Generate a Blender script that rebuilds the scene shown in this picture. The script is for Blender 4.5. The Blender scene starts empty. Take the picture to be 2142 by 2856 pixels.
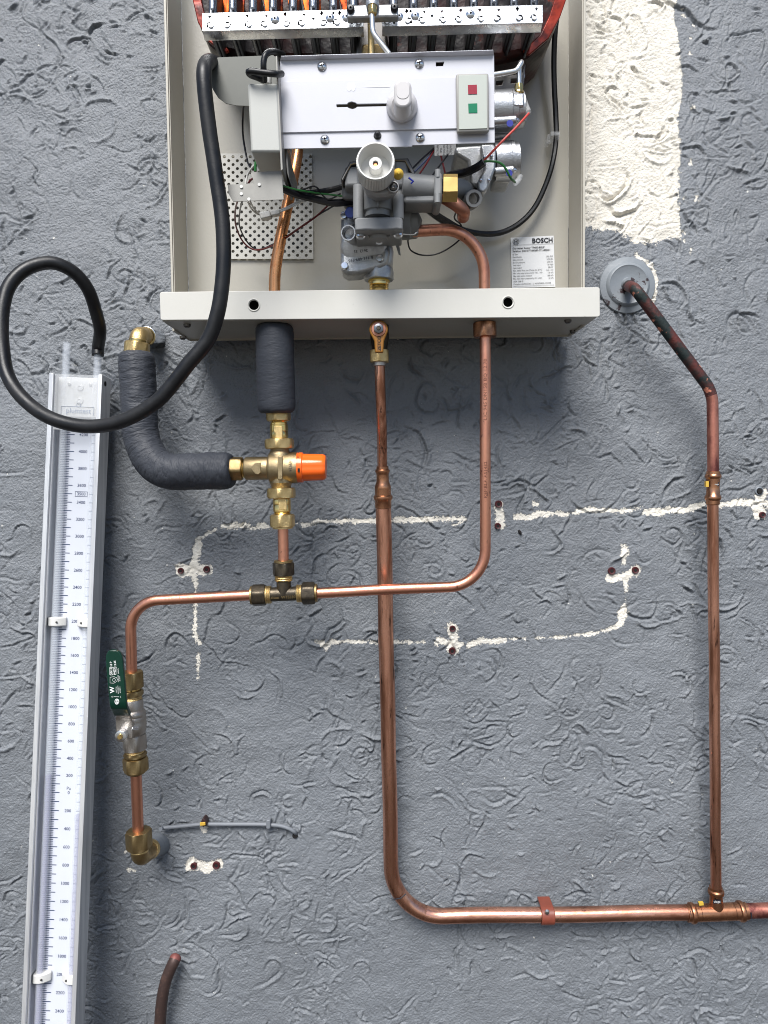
import bpy, bmesh, math, random
import numpy as np
from mathutils import Vector, Matrix
rnd = random.Random(7)
SC = bpy.context.scene
COL = SC.collection
PI = math.pi

# ------------------------------------------------------------------ camera
F, CX, CY, DIST = 2000.0, 1071.0, 1428.0, 0.90      # focal length and centre in photo pixels, metres to the wall
CAM = Vector((0.0, -DIST, 1.0))
ROT = Matrix.Rotation(math.radians(90 - 3.0), 3, 'X') @ Matrix.Rotation(math.radians(-0.65), 3, 'Z')
cd = bpy.data.cameras.new('camera'); cam = bpy.data.objects.new('camera', cd); COL.objects.link(cam)
cam.matrix_world = Matrix.Translation(CAM) @ ROT.to_4x4()
cd.sensor_fit = 'VERTICAL'; cd.sensor_height = 36.0; cd.sensor_width = 27.0
cd.lens = 36.0 * F / 2856.0
cd.clip_start = 0.02; cd.clip_end = 500.0
SC.camera = cam

# ------------------------------------------------------------------ sky, sun, exposure
SUN_EL, SUN_AZ = 51.0, 12.0        # azimuth: degrees to the left of straight behind the camera
w = bpy.data.worlds.new('World'); SC.world = w; w.use_nodes = True
nt = w.node_tree; bg = nt.nodes['Background']
sky = nt.nodes.new('ShaderNodeTexSky'); sky.sky_type = 'NISHITA'; sky.sun_disc = False
sky.sun_elevation = math.radians(SUN_EL); sky.sun_rotation = math.radians(180 + SUN_AZ)
sky.air_density = 0.8; sky.dust_density = 1.0; sky.ozone_density = 0.4
nt.links.new(sky.outputs[0], bg.inputs[0]); bg.inputs[1].default_value = 0.05
sl = bpy.data.lights.new('sun', 'SUN'); sun = bpy.data.objects.new('sun', sl); COL.objects.link(sun)
sl.energy = 2.3; sl.angle = math.radians(34); sl.color = (1.0, 0.98, 0.95)
sd = Vector((-math.sin(math.radians(SUN_AZ)) * math.cos(math.radians(SUN_EL)),
             -math.cos(math.radians(SUN_AZ)) * math.cos(math.radians(SUN_EL)), math.sin(math.radians(SUN_EL))))
sun.rotation_euler = sd.to_track_quat('Z', 'Y').to_euler()
SC.view_settings.view_transform = 'Standard'; SC.view_settings.look = 'None'
SC.view_settings.exposure = 1.4; SC.view_settings.gamma = 1.0
SC.render.engine = 'CYCLES'
SC.cycles.use_denoising = True; SC.cycles.filter_width = 1.0
SC.cycles.max_bounces = 8; SC.cycles.transparent_max_bounces = 12; SC.cycles.transmission_bounces = 8
SC.cycles.caustics_reflective = False; SC.cycles.caustics_refractive = False

# ------------------------------------------------------------------ measuring helpers
def W(px, py, d=0.0):
    """photo pixel + metres in front of the wall -> point in the place"""
    v = ROT @ Vector(((px - CX) / F, -(py - CY) / F, -1.0))
    t = (-d - CAM.y) / v.y
    return CAM + v * t
def S(n, d=0.0):
    return n * (DIST - d) / F

# ------------------------------------------------------------------ materials
def node(nt, typ, **kw):
    n = nt.nodes.new(typ)
    for k, v in kw.items():
        setattr(n, k, v)
    return n
def rgba(c): return (c[0], c[1], c[2], 1.0)
MATS = {}
def mat(name, col, rough=0.5, metal=0.0, var=None, bump=None, spec=0.5, coat=0.0, coat_rough=0.05, rvar=0.0, trans=0.0, ior=1.45,
        stretch=(1, 1, 1), var2=None, alpha=1.0, sheen=0.0):
    """var = (colour, scale, lo, hi): a second colour laid over by thresholded noise."""
    m = bpy.data.materials.new(name); m.use_nodes = True; nt = m.node_tree; L = nt.links
    b = nt.nodes['Principled BSDF']
    b.inputs['Base Color'].default_value = rgba(col); b.inputs['Roughness'].default_value = rough
    b.inputs['Metallic'].default_value = metal; b.inputs['Specular IOR Level'].default_value = spec
    b.inputs['Coat Weight'].default_value = coat; b.inputs['Coat Roughness'].default_value = coat_rough
    b.inputs['Transmission Weight'].default_value = trans; b.inputs['IOR'].default_value = ior
    b.inputs['Alpha'].default_value = alpha
    tc = node(nt, 'ShaderNodeTexCoord'); mp = node(nt, 'ShaderNodeMapping'); mp.inputs['Scale'].default_value = stretch
    L.new(tc.outputs['Object'], mp.inputs['Vector']); vec = mp.outputs['Vector']
    cur = None
    for v in (var, var2):
        if not v: continue
        c2, sc, lo, hi = v
        nz = node(nt, 'ShaderNodeTexNoise'); nz.inputs['Scale'].default_value = sc; nz.inputs['Detail'].default_value = 6; nz.inputs['Roughness'].default_value = 0.65
        L.new(vec, nz.inputs['Vector'])
        mr = node(nt, 'ShaderNodeMapRange'); mr.inputs['From Min'].default_value = lo; mr.inputs['From Max'].default_value = hi
        L.new(nz.outputs['Fac'], mr.inputs['Value'])
        mx = node(nt, 'ShaderNodeMix', data_type='RGBA')
        L.new(mr.outputs[0], mx.inputs['Factor'])
        if cur is None: mx.inputs[6].default_value = rgba(col)
        else: L.new(cur, mx.inputs[6])
        mx.inputs[7].default_value = rgba(c2)
        cur = mx.outputs[2]
        if rvar and v is var:
            rr = node(nt, 'ShaderNodeMapRange'); rr.inputs['To Min'].default_value = rough; rr.inputs['To Max'].default_value = min(1, max(0.02, rough + rvar))
            L.new(mr.outputs[0], rr.inputs['Value']); L.new(rr.outputs[0], b.inputs['Roughness'])
    if cur is not None: L.new(cur, b.inputs['Base Color'])
    if bump:
        prev = None
        for (sc, st, det) in (bump if isinstance(bump, list) else [bump]):
            nz = node(nt, 'ShaderNodeTexNoise'); nz.inputs['Scale'].default_value = sc; nz.inputs['Detail'].default_value = det
            L.new(vec, nz.inputs['Vector'])
            bp = node(nt, 'ShaderNodeBump'); bp.inputs['Strength'].default_value = 1.0; bp.inputs['Distance'].default_value = st
            L.new(nz.outputs['Fac'], bp.inputs['Height'])
            if prev: L.new(prev, bp.inputs['Normal'])
            prev = bp.outputs['Normal']
        L.new(prev, b.inputs['Normal'])
        if coat: L.new(prev, b.inputs['Coat Normal'])
    MATS[name] = m
    return m

mat('copper', (0.74, 0.345, 0.23), 0.33, 1.0, var=((0.50, 0.215, 0.15), 55, 0.48, 0.70), rvar=0.16, bump=(400, 0.00018, 3), var2=((0.12, 0.05, 0.04), 230, 0.63, 0.70), stretch=(1, 1, 0.45))
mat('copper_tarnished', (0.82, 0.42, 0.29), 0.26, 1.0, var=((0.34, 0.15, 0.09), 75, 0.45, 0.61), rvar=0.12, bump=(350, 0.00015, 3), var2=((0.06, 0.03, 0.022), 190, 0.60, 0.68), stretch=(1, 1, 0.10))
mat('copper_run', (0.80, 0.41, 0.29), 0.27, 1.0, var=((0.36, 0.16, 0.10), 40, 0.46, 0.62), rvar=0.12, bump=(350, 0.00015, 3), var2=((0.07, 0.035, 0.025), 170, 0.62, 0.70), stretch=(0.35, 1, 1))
mat('copper_orange', (0.86, 0.38, 0.16), 0.26, 1.0, var=((0.55, 0.21, 0.09), 60, 0.5, 0.7), rvar=0.15, var2=((0.22, 0.08, 0.04), 130, 0.66, 0.74))
mat('copper_dull', (0.42, 0.20, 0.14), 0.45, 1.0, var=((0.38, 0.14, 0.08), 50, 0.45, 0.7), rvar=0.15)
mat('copper_corroded', (0.13, 0.04, 0.035), 0.5, 0.55, var=((0.025, 0.035, 0.035), 30, 0.44, 0.56), rvar=0.2, bump=(300, 0.0006, 5), var2=((0.62, 0.24, 0.16), 60, 0.60, 0.64))
mat('copper_stained', (0.56, 0.23, 0.17), 0.35, 0.9, var=((0.15, 0.05, 0.045), 30, 0.44, 0.58), rvar=0.2, bump=(300, 0.0002, 4), stretch=(1, 1, 0.4))
mat('copper_end', (0.20, 0.07, 0.062), 0.55, 0.4)
mat('pipe_brown', (0.07, 0.045, 0.04), 0.5, 0.5, var=((0.16, 0.09, 0.07), 60, 0.5, 0.7), bump=(250, 0.0003, 4), var2=((0.6, 0.2, 0.14), 38, 0.70, 0.74))
mat('bronze', (0.54, 0.265, 0.15), 0.27, 1.0, var=((0.27, 0.125, 0.07), 70, 0.42, 0.62), rvar=0.15)
mat('brass', (0.68, 0.50, 0.235), 0.38, 1.0, var=((0.52, 0.37, 0.16), 120, 0.45, 0.7), bump=(1400, 0.0004, 2))
mat('brass_shiny', (0.78, 0.56, 0.22), 0.18, 1.0, bump=(700, 0.00008, 2))
mat('brass_aged', (0.36, 0.265, 0.13), 0.4, 1.0, var=((0.24, 0.165, 0.075), 70, 0.4, 0.68), rvar=0.12, bump=(900, 0.0002, 3))
mat('brass_dark', (0.10, 0.082, 0.058), 0.42, 0.85, var=((0.045, 0.038, 0.03), 90, 0.4, 0.65), bump=(900, 0.0002, 3))
mat('brass_cast', (0.40, 0.31, 0.18), 0.42, 1.0, bump=(1200, 0.0003, 2), var=((0.31, 0.235, 0.13), 90, 0.4, 0.7))
mat('brass_strap', (0.62, 0.44, 0.16), 0.42, 0.8, var=((0.48, 0.33, 0.12), 60, 0.4, 0.7))
mat('nickel', (0.44, 0.405, 0.365), 0.40, 1.0, bump=(1300, 0.0003, 2), var=((0.40, 0.36, 0.32), 80, 0.4, 0.7))
mat('zinc', (0.78, 0.80, 0.82), 0.22, 1.0, var=((0.60, 0.62, 0.66), 120, 0.4, 0.7))
mat('steel_rail', (0.80, 0.82, 0.84), 0.26, 1.0, var=((0.62, 0.65, 0.69), 70, 0.42, 0.66), rvar=0.15, bump=(600, 0.00008, 3))
mat('steel_blade', (0.17, 0.175, 0.185), 0.30, 1.0, var=((0.16, 0.165, 0.18), 40, 0.4, 0.7), rvar=0.15)
mat('steel_dark', (0.12, 0.115, 0.11), 0.35, 0.9)
mat('alu_tube', (0.80, 0.81, 0.80), 0.36, 1.0)
mat('diecast', (0.50, 0.51, 0.52), 0.42, 0.9, bump=(900, 0.0003, 3), var=((0.36, 0.37, 0.38), 90, 0.42, 0.66))
mat('diecast_shiny', (0.45, 0.46, 0.475), 0.40, 1.0, bump=(700, 0.0003, 3), var=((0.44, 0.45, 0.47), 60, 0.42, 0.66))
mat('alu_anod', (0.74, 0.745, 0.75), 0.42, 0.6, bump=(500, 0.00005, 2), stretch=(6, 6, 0.1), var=((0.5, 0.51, 0.53), 20, 0.4, 0.7))
mat('rubber', (0.0045, 0.005, 0.0065), 0.38, 0.0, var=((0.011, 0.0115, 0.013), 30, 0.42, 0.7), rvar=0.25, bump=(500, 0.0001, 3), spec=0.5)
mat('black_plastic', (0.008, 0.008, 0.011), 0.3)
mat('foam_plain', (0.034, 0.037, 0.046), 0.6, 0.0, bump=[(260, 0.0005, 4)], var=((0.055, 0.059, 0.07), 45, 0.4, 0.7), stretch=(0.35, 0.35, 2.2), spec=0.35)
mat('foam_plain2', (0.034, 0.037, 0.046), 0.6, 0.0, bump=[(260, 0.0005, 4)], var=((0.055, 0.059, 0.07), 45, 0.4, 0.7), stretch=(1.2, 1.2, 1.2), spec=0.35)
mat('enamel', (0.43, 0.41, 0.355), 0.24, 0.0, bump=(330, 0.00011, 2), coat=0.4, coat_rough=0.07, var=((0.41, 0.39, 0.34), 14, 0.4, 0.7), var2=((0.44, 0.41, 0.35), 240, 0.75, 0.79))
mat('enamel_side', (0.47, 0.445, 0.385), 0.36, 0.0, bump=(420, 0.0001, 2), var=((0.44, 0.415, 0.36), 14, 0.4, 0.7))
mat('enamel_tray', (0.55, 0.54, 0.50), 0.38, 0.0, bump=(300, 0.00005, 2), var=((0.535, 0.525, 0.48), 25, 0.42, 0.7), var2=((0.36, 0.35, 0.31), 130, 0.71, 0.78))
mat('white_paint', (0.55, 0.555, 0.60), 0.32, 0.0, bump=(900, 0.00003, 2), var=((0.52, 0.525, 0.57), 10, 0.35, 0.7))
mat('plate_grey', (0.085, 0.088, 0.078), 0.4, 0.2, var=((0.10, 0.102, 0.09), 20, 0.4, 0.7))
mat('galv_grey', (0.25, 0.245, 0.225), 0.42, 0.2, var=((0.21, 0.205, 0.19), 40, 0.4, 0.7))
mat('box_grey', (0.42, 0.425, 0.40), 0.5, 0.0, bump=(800, 0.00005, 2), var=((0.38, 0.38, 0.345), 30, 0.55, 0.75))
mat('indicator', (0.40, 0.43, 0.39), 0.45)
mat('indicator_rim', (0.31, 0.305, 0.285), 0.45)
mat('lamp_red', (0.27, 0.018, 0.035), 0.25)
mat('lamp_green', (0.012, 0.17, 0.085), 0.2, var=((0.2, 0.4, 0.05), 300, 0.66, 0.72))
mat('white_plastic', (0.64, 0.635, 0.61), 0.36)
mat('knob_white', (0.52, 0.505, 0.505), 0.36)
mat('valve_plastic', (0.22, 0.225, 0.228), 0.42, 0.0, bump=(500, 0.0001, 3), var=((0.19, 0.195, 0.198), 40, 0.4, 0.7))
mat('valve_lid', (0.30, 0.295, 0.295), 0.42, 0.2, bump=(500, 0.0001, 3))
mat('orange', (0.90, 0.135, 0.015), 0.26, 0.0, coat=0.2)
mat('green_vinyl', (0.002, 0.028, 0.017), 0.28, 0.0, bump=(300, 0.0001, 2))
mat('yellow_paint', (0.55, 0.37, 0.05), 0.5, var=((0.55, 0.34, 0.05), 120, 0.5, 0.6))
mat('yellow_handle', (0.30, 0.125, 0.015), 0.45)
mat('blue_plastic', (0.012, 0.03, 0.16), 0.4)
mat('ink_blue', (0.01, 0.02, 0.25), 0.6)
mat('red_clip', (0.20, 0.052, 0.032), 0.35, var=((0.16, 0.042, 0.027), 60, 0.4, 0.7))
mat('plug_red', (0.06, 0.012, 0.014), 0.5)
mat('hole_black', (0.01, 0.009, 0.009), 0.9)
mat('burner_red', (0.045, 0.005, 0.003), 0.3, 0.0, spec=0.25, var=((0.006, 0.002, 0.002), 22, 0.36, 0.54), var2=((0.25, 0.03, 0.008), 26, 0.64, 0.74), bump=(60, 0.001, 3))
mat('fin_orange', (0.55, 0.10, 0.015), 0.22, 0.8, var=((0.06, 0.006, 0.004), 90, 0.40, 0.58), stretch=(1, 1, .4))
mat('shell_red', (0.30, 0.028, 0.010), 0.22, 0.3, var=((0.05, 0.006, 0.004), 40, 0.40, 0.60), bump=(40, 0.001, 3))
mat('wire_red', (0.45, 0.045, 0.035), 0.4)
mat('wire_darkred', (0.12, 0.008, 0.01), 0.4)
mat('wire_green', (0.02, 0.13, 0.03), 0.4)
mat('wire_white', (0.66, 0.65, 0.62), 0.45)
mat('sticker', (0.74, 0.75, 0.76), 0.4)
mat('ink', (0.012, 0.013, 0.02), 0.6)
mat('ink_navy', (0.045, 0.06, 0.125), 0.6)
mat('ink_white', (0.72, 0.74, 0.72), 0.5)
mat('ink_faint', (0.33, 0.36, 0.42), 0.5)
mat('pipe_stamp', (0.18, 0.075, 0.05), 0.5, 0.6)
mat('scale_white', (0.58, 0.605, 0.66), 0.32, var=((0.55, 0.575, 0.63), 12, 0.4, 0.7))
mat('clear', (0.80, 0.84, 0.90), 0.06, alpha=0.20)
mat('clear_thin', (0.86, 0.87, 0.88), 0.12, alpha=0.22)
mat('fluid', (0.20, 0.17, 0.42), 0.08, alpha=0.28)
mat('acrylic_top', (0.70, 0.71, 0.71), 0.25, var=((0.58, 0.58, 0.55), 60, 0.5, 0.66), alpha=0.9)
mat('grey_cable', (0.165, 0.178, 0.198), 0.5, bump=(300, 0.0003, 4))
mat('grey_painted', (0.175, 0.195, 0.22), 0.45, bump=(160, 0.0006, 4), var=((0.22, 0.24, 0.27), 50, 0.5, 0.7))
mat('flange_paint', (0.20, 0.22, 0.24), 0.42, bump=(220, 0.0003, 4), var=((0.035, 0.022, 0.025), 34, 0.57, 0.60), var2=((0.25, 0.18, 0.11), 60, 0.70, 0.76))
mat('brown_clip', (0.03, 0.012, 0.012), 0.5)
mat('dark_strip_ground', (0.030, 0.024, 0.019), 0.95, bump=(90, 0.01, 6), var=((0.05, 0.04, 0.03), 30, 0.4, 0.65))
mat('concrete', (0.13, 0.125, 0.115), 0.9, bump=(60, 0.003, 6), var=((0.17, 0.165, 0.15), 5, 0.4, 0.65))

def foam_material(name, along, round_, amp):
    m = bpy.data.materials.new(name); m.use_nodes = True; nt = m.node_tree; L = nt.links; b = nt.nodes['Principled BSDF']
    at = node(nt, 'ShaderNodeAttribute', attribute_name='run'); prev = None; first = None
    for (sa, sr, dist, rid) in ((along, round_, amp, True), (along * 2.3, round_ * 2.6, amp * .45, True), (900, 900, amp * .25, False)):
        mp = node(nt, 'ShaderNodeMapping'); mp.inputs['Scale'].default_value = (sa, sr, sr); L.new(at.outputs['Vector'], mp.inputs['Vector'])
        nz = node(nt, 'ShaderNodeTexNoise'); nz.inputs['Scale'].default_value = 1.0; nz.inputs['Detail'].default_value = 4
        L.new(mp.outputs[0], nz.inputs['Vector']); h = nz.outputs['Fac']
        if rid:      # creases: sharp valleys where the noise crosses its middle
            s = node(nt, 'ShaderNodeMath', operation='SUBTRACT'); L.new(h, s.inputs[0]); s.inputs[1].default_value = .5
            a = node(nt, 'ShaderNodeMath', operation='ABSOLUTE'); L.new(s.outputs[0], a.inputs[0])
            mr = node(nt, 'ShaderNodeMapRange'); mr.inputs['From Max'].default_value = .10; L.new(a.outputs[0], mr.inputs['Value']); h = mr.outputs[0]
        bp = node(nt, 'ShaderNodeBump'); bp.inputs['Distance'].default_value = dist; L.new(h, bp.inputs['Height'])
        if prev: L.new(prev, bp.inputs['Normal'])
        prev = bp.outputs[0]
    L.new(prev, b.inputs['Normal'])
    b.inputs['Base Color'].default_value = (.034, .038, .048, 1); b.inputs['Roughness'].default_value = .58; b.inputs['Specular IOR Level'].default_value = .4
    MATS[name] = m
foam_material('foam', 100, 35, .00014)
foam_material('foam_across', 110, 34, .0004)
def set_run(o, n, segs, step, r):
    at = o.data.attributes.new('run', 'FLOAT_VECTOR', 'POINT'); vals = []
    for i in range(n):
        for k in range(segs): vals += [i * step, r * math.sin(2 * PI * k / segs), r * math.cos(2 * PI * k / segs)]
    at.data.foreach_set('vector', vals)

# ------------------------------------------------------------------ mesh helpers
class MB:
    def __init__(self): self.v = []; self.f = []
    def add(self, vs, fs):
        o = len(self.v); self.v += [Vector(p) for p in vs]; self.f += [tuple(i + o for i in q) for q in fs]; return self
def perp(a):
    a = a.normalized(); r = Vector((0, -1, 0)) if abs(a.y) < 0.9 else Vector((0, 0, 1))
    u = (r - a * r.dot(a)).normalized(); return u, a.cross(u).normalized()
def lathe(p0, p1, prof, segs=24, mb=None, hexes=(), cap=True, phase=0.0):
    """prof = [(t in metres along axis, r)]; entries whose index is in hexes are hexagonal with r = half the width across flats"""
    mb = mb or MB(); a = (p1 - p0).normalized(); u, v = perp(a); vs, fs = [], []
    for i, (t, r) in enumerate(prof):
        for k in range(segs):
            th = 2 * PI * k / segs + phase
            rr = r
            if i in hexes:
                q = (th - phase) % (PI / 3) - PI / 6
                rr = min(r / math.cos(q), r * hexes[i])
            vs.append(p0 + a * t + (u * math.cos(th) + v * math.sin(th)) * rr)
    n = len(prof)
    for i in range(n - 1):
        for k in range(segs):
            k2 = (k + 1) % segs
            fs.append((i * segs + k, i * segs + k2, (i + 1) * segs + k2, (i + 1) * segs + k))
    if cap:
        fs.append(tuple(range(segs))[::-1]); fs.append(tuple((n - 1) * segs + k for k in range(segs)))
    return mb.add(vs, fs)
def nut(p0, p1, af, mb=None, phase=0.0, ch=None, bore=0.0):
    """hexagon nut with turned chamfers; af = half the width across flats"""
    L = (p1 - p0).length; ch = ch or 0.14 * af
    prof = [(0, af * 0.97), (ch * 0.25, af * 1.02), (ch, af), (L - ch, af), (L - ch * 0.25, af * 1.02), (L, af * 0.97)]
    return lathe(p0, p1, prof, 36, mb, {1: 1.03, 2: 1.2, 3: 1.2, 4: 1.03}, phase=phase)
def cyl(p0, p1, r, segs=24, mb=None, r2=None, bev=0.0):
    L = (p1 - p0).length; r2 = r if r2 is None else r2
    if bev: prof = [(0, r - bev), (bev, r), (L - bev, r2), (L, r2 - bev)]
    else: prof = [(0, r), (L, r2)]
    return lathe(p0, p1, prof, segs, mb)
def catmull(pts, n=8):
    out = []; P = [pts[0] * 2 - pts[1]] + list(pts) + [pts[-1] * 2 - pts[-2]]
    for i in range(1, len(P) - 2):
        for k in range(n):
            t = k / n; a, b, c, d = P[i - 1], P[i], P[i + 1], P[i + 2]
            out.append(0.5 * ((2 * b) + (c - a) * t + (2 * a - 5 * b + 4 * c - d) * t * t + (3 * b - a - 3 * c + d) * t ** 3))
    out.append(Vector(P[-2])); return out
def fillet(pts, rad, n=10):
    """round the corners of a polyline"""
    out = [pts[0]]
    for i in range(1, len(pts) - 1):
        p, a, b = pts[i], pts[i - 1], pts[i + 1]
        r = rad[i - 1] if isinstance(rad, (list, tuple)) else rad
        d1, d2 = (a - p).normalized(), (b - p).normalized()
        ang = d1.angle(d2); t = min(r / math.tan(ang / 2), 0.48 * (a - p).length if i > 1 else 0.95 * (a - p).length, 0.48 * (b - p).length if i < len(pts) - 2 else 0.95 * (b - p).length)
        r = t * math.tan(ang / 2)
        bis = (d1 + d2).normalized(); c = p + bis * (r / math.sin(ang / 2))
        s, e = p + d1 * t - c, p + d2 * t - c
        tot = s.angle(e)
        for k in range(n + 1):
            f = k / n
            out.append(c + (s * math.sin((1 - f) * tot) + e * math.sin(f * tot)) / math.sin(tot))
    out.append(pts[-1]); return out
def tube(path, r, segs=14, mb=None, cap=True, rf=None, flat=None):
    """r may be a list; rf(i, theta) scales the radius"""
    mb = mb or MB(); n = len(path); vs, fs = [], []
    tang = [(path[min(i + 1, n - 1)] - path[max(i - 1, 0)]).normalized() for i in range(n)]
    u, _ = perp(tang[0])
    for i in range(n):
        t = tang[i]; u = (u - t * u.dot(t)).normalized(); v = t.cross(u)
        R = r[i] if isinstance(r, (list, tuple)) else r
        for k in range(segs):
            th = 2 * PI * k / segs
            q = R * (rf(i, th) if rf else 1.0)
            vs.append(path[i] + (u * math.cos(th) + v * math.sin(th)) * q)
    for i in range(n - 1):
        for k in range(segs):
            k2 = (k + 1) % segs; fs.append((i * segs + k, i * segs + k2, (i + 1) * segs + k2, (i + 1) * segs + k))
    if cap:
        fs.append(tuple(range(segs))[::-1]); fs.append(tuple((n - 1) * segs + k for k in range(segs)))
    return mb.add(vs, fs)
def wob(path, amp=.0005, seed=1, step=.02):
    from mathutils import noise
    out = []
    for a_, b_ in zip(path[:-1], path[1:]):
        n_ = max(1, int((b_ - a_).length / step))
        out += [a_.lerp(b_, i / n_) for i in range(n_)]
    out.append(path[-1]); L_ = 0; res = []
    for i, p in enumerate(out):
        if i: L_ += (p - out[i - 1]).length
        e = min(1.0, min(i, len(out) - 1 - i) / 3)
        res.append(p + Vector((noise.noise(Vector((L_ * 9, seed, 0))), 0, noise.noise(Vector((L_ * 9, seed, 7))))) * amp * 2 * e)
    return res
def wpath(pts, n=8): return catmull([W(*p) for p in pts], n)
def circ(cx, cy, r, n=20, ry=None): return [(cx + r * math.cos(2 * PI * k / n), cy + (ry or r) * math.sin(2 * PI * k / n)) for k in range(n)]
def rrect(x0, y0, x1, y1, r, n=5):
    out = []
    for (cx, cy, a0) in ((x1 - r, y1 - r, 0), (x0 + r, y1 - r, 90), (x0 + r, y0 + r, 180), (x1 - r, y0 + r, 270)):
        for k in range(n + 1):
            a = math.radians(a0 + 90 * k / n); out.append((cx + r * math.cos(a), cy + r * math.sin(a)))
    return out
def prism(outer, d, thick, holes=(), mb=None, fn=None, back=None):
    """flat plate: outline (and holes) in photo pixels at distance d, `thick` deep towards the wall, real holes"""
    mb = mb or MB(); bm = bmesh.new()
    f = fn or (lambda x, y: W(x, y, d))
    edges = []
    for ring in [outer] + list(holes):
        vs = [bm.verts.new((x, -y, 0)) for x, y in ring]
        edges += [bm.edges.new((vs[i], vs[(i + 1) % len(vs)])) for i in range(len(vs))]
    bm.verts.index_update()
    if holes:
        bmesh.ops.triangle_fill(bm, edges=edges, use_beauty=True, use_dissolve=False, normal=(0, 0, 1))
    else:
        bm.faces.new([v for v in bm.verts])
    bm.verts.index_update(); bm.normal_update()
    pts = [(v.co.x, -v.co.y) for v in bm.verts]
    front = [f(x, y) for x, y in pts]
    off = back if back is not None else Vector((0, thick, 0))
    n = len(pts); faces = []
    for fc in bm.faces:
        ix = [v.index for v in fc.verts]
        if fc.normal.z < 0: ix = ix[::-1]
        faces.append(tuple(ix)); faces.append(tuple(i + n for i in ix[::-1]))
    o = 0
    for q, ring in enumerate([outer] + list(holes)):
        m = len(ring)
        area = sum(ring[i][0] * -ring[(i + 1) % m][1] + ring[(i + 1) % m][0] * ring[i][1] for i in range(m))
        for i in range(m):
            a, b = o + i, o + (i + 1) % m
            ccw = area > 0
            if q > 0: ccw = not ccw
            faces.append((a, a + n, b + n, b) if ccw else (b, b + n, a + n, a))
        o += m
    bm.free()
    return mb.add(front + [p + off for p in front], faces)
def box(x0, y0, x1, y1, d, thick, mb=None): return prism([(x0, y0), (x1, y0), (x1, y1), (x0, y1)], d, thick, mb=mb)
def wbox(lo, hi, mb=None):
    (a, b, c), (d, e, f) = lo, hi
    return (mb or MB()).add([(a, b, c), (d, b, c), (d, e, c), (a, e, c), (a, b, f), (d, b, f), (d, e, f), (a, e, f)],
        [(0, 3, 2, 1), (4, 5, 6, 7), (0, 1, 5, 4), (1, 2, 6, 5), (2, 3, 7, 6), (3, 0, 4, 7)])

_TXT = {}
def text_mesh(body, bold=0.0):
    key = (body, bold)
    if key not in _TXT:
        c = bpy.data.curves.new('t', 'FONT'); c.body = body; c.size = 1.0; c.resolution_u = 2; c.offset = bold
        c.align_x = 'CENTER'; c.align_y = 'CENTER'
        o = bpy.data.objects.new('t', c); me = bpy.data.meshes.new_from_object(o)
        _TXT[key] = ([tuple(v.co) for v in me.vertices], [tuple(p.vertices) for p in me.polygons])
        bpy.data.objects.remove(o); bpy.data.curves.remove(c); bpy.data.meshes.remove(me)
    return _TXT[key]
def text(body, size, fn, mb=None, bold=0.0, align='c', sx=1.0):
    """print: fn(u, v) in metres maps onto the surface"""
    mb = mb or MB(); vs, fs = text_mesh(body, bold)
    if not vs: return mb
    xs = [v[0] for v in vs]; sh = -min(xs) if align == 'l' else (-max(xs) if align == 'r' else 0)
    return mb.add([fn((x + sh) * size * sx, y * size) for x, y, z in vs], fs)
def plane_fn(o, r, up): return lambda u, v: o + r * u + up * v

def finish(name, mb, m, parent=None, bevel=0.0, smooth=35, segs=2, loc=None):
    if loc is None: loc = Vector(parent['_loc']) if parent is not None else Vector((0, 0, 0))
    me = bpy.data.meshes.new(name)
    me.from_pydata([tuple(v - loc) for v in mb.v], [], mb.f); me.update()
    if smooth:
        me.polygons.foreach_set('use_smooth', [True] * len(me.polygons)); me.set_sharp_from_angle(angle=math.radians(smooth))
    me.materials.append(MATS[m] if isinstance(m, str) else m)
    o = bpy.data.objects.new(name, me); COL.objects.link(o)
    if parent is not None:
        o.parent = parent
    else:
        o.location = loc
    o['_loc'] = tuple(loc)
    if bevel:
        md = o.modifiers.new('Bevel', 'BEVEL'); md.width = bevel; md.segments = segs; md.limit_method = 'ANGLE'; md.angle_limit = math.radians(50)
        md.harden_normals = False
    return o
def thing(name, loc, label, cat, group=None):
    o = bpy.data.objects.new(name, None); COL.objects.link(o); o.location = loc; o.empty_display_size = 0.02
    o['_loc'] = tuple(loc); o['label'] = label; o['category'] = cat
    if group: o['group'] = group
    return o
def tag(o, label, cat, group=None):
    o['label'] = label; o['category'] = cat
    if group: o['group'] = group
    return o

# ------------------------------------------------------------------ the rendered wall
def project(x, z):
    p = np.stack([x - CAM.x, np.full_like(x, -CAM.y), z - CAM.z]); R = np.array(ROT).T; v = np.tensordot(R, p, 1)
    return CX + F * v[0] / -v[2], CY - F * v[1] / -v[2]
STEP = 0.0013
fx = np.arange(-0.60, 0.60 + 1e-6, STEP); fz = np.arange(0.20, 1.76, STEP)
X1 = np.concatenate([np.linspace(-4, -0.61, 12), fx, np.linspace(0.61, 4, 12)])
Z1 = np.concatenate([np.linspace(-0.05, 0.19, 6), fz, np.linspace(1.77, 3.2, 8)])
ox, oz, NX, NZ = 12, 6, len(fx), len(fz)
rg = np.random.default_rng(11)
def fnoise(lo, hi, beta=1.0, an=1.0):
    """band-limited noise field, wavelengths lo..hi metres"""
    n = rg.standard_normal((NZ, NX)); kf = np.fft.fftfreq(NZ, STEP)[:, None]; kx = np.fft.fftfreq(NX, STEP)[None, :]
    k = np.sqrt(kf ** 2 + (kx * an) ** 2) + 1e-9
    flt = np.where((k > 1 / hi) & (k < 1 / lo), k ** -beta, 0.0)
    q = np.real(np.fft.ifft2(np.fft.fft2(n) * flt)); return q / q.std()
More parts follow.
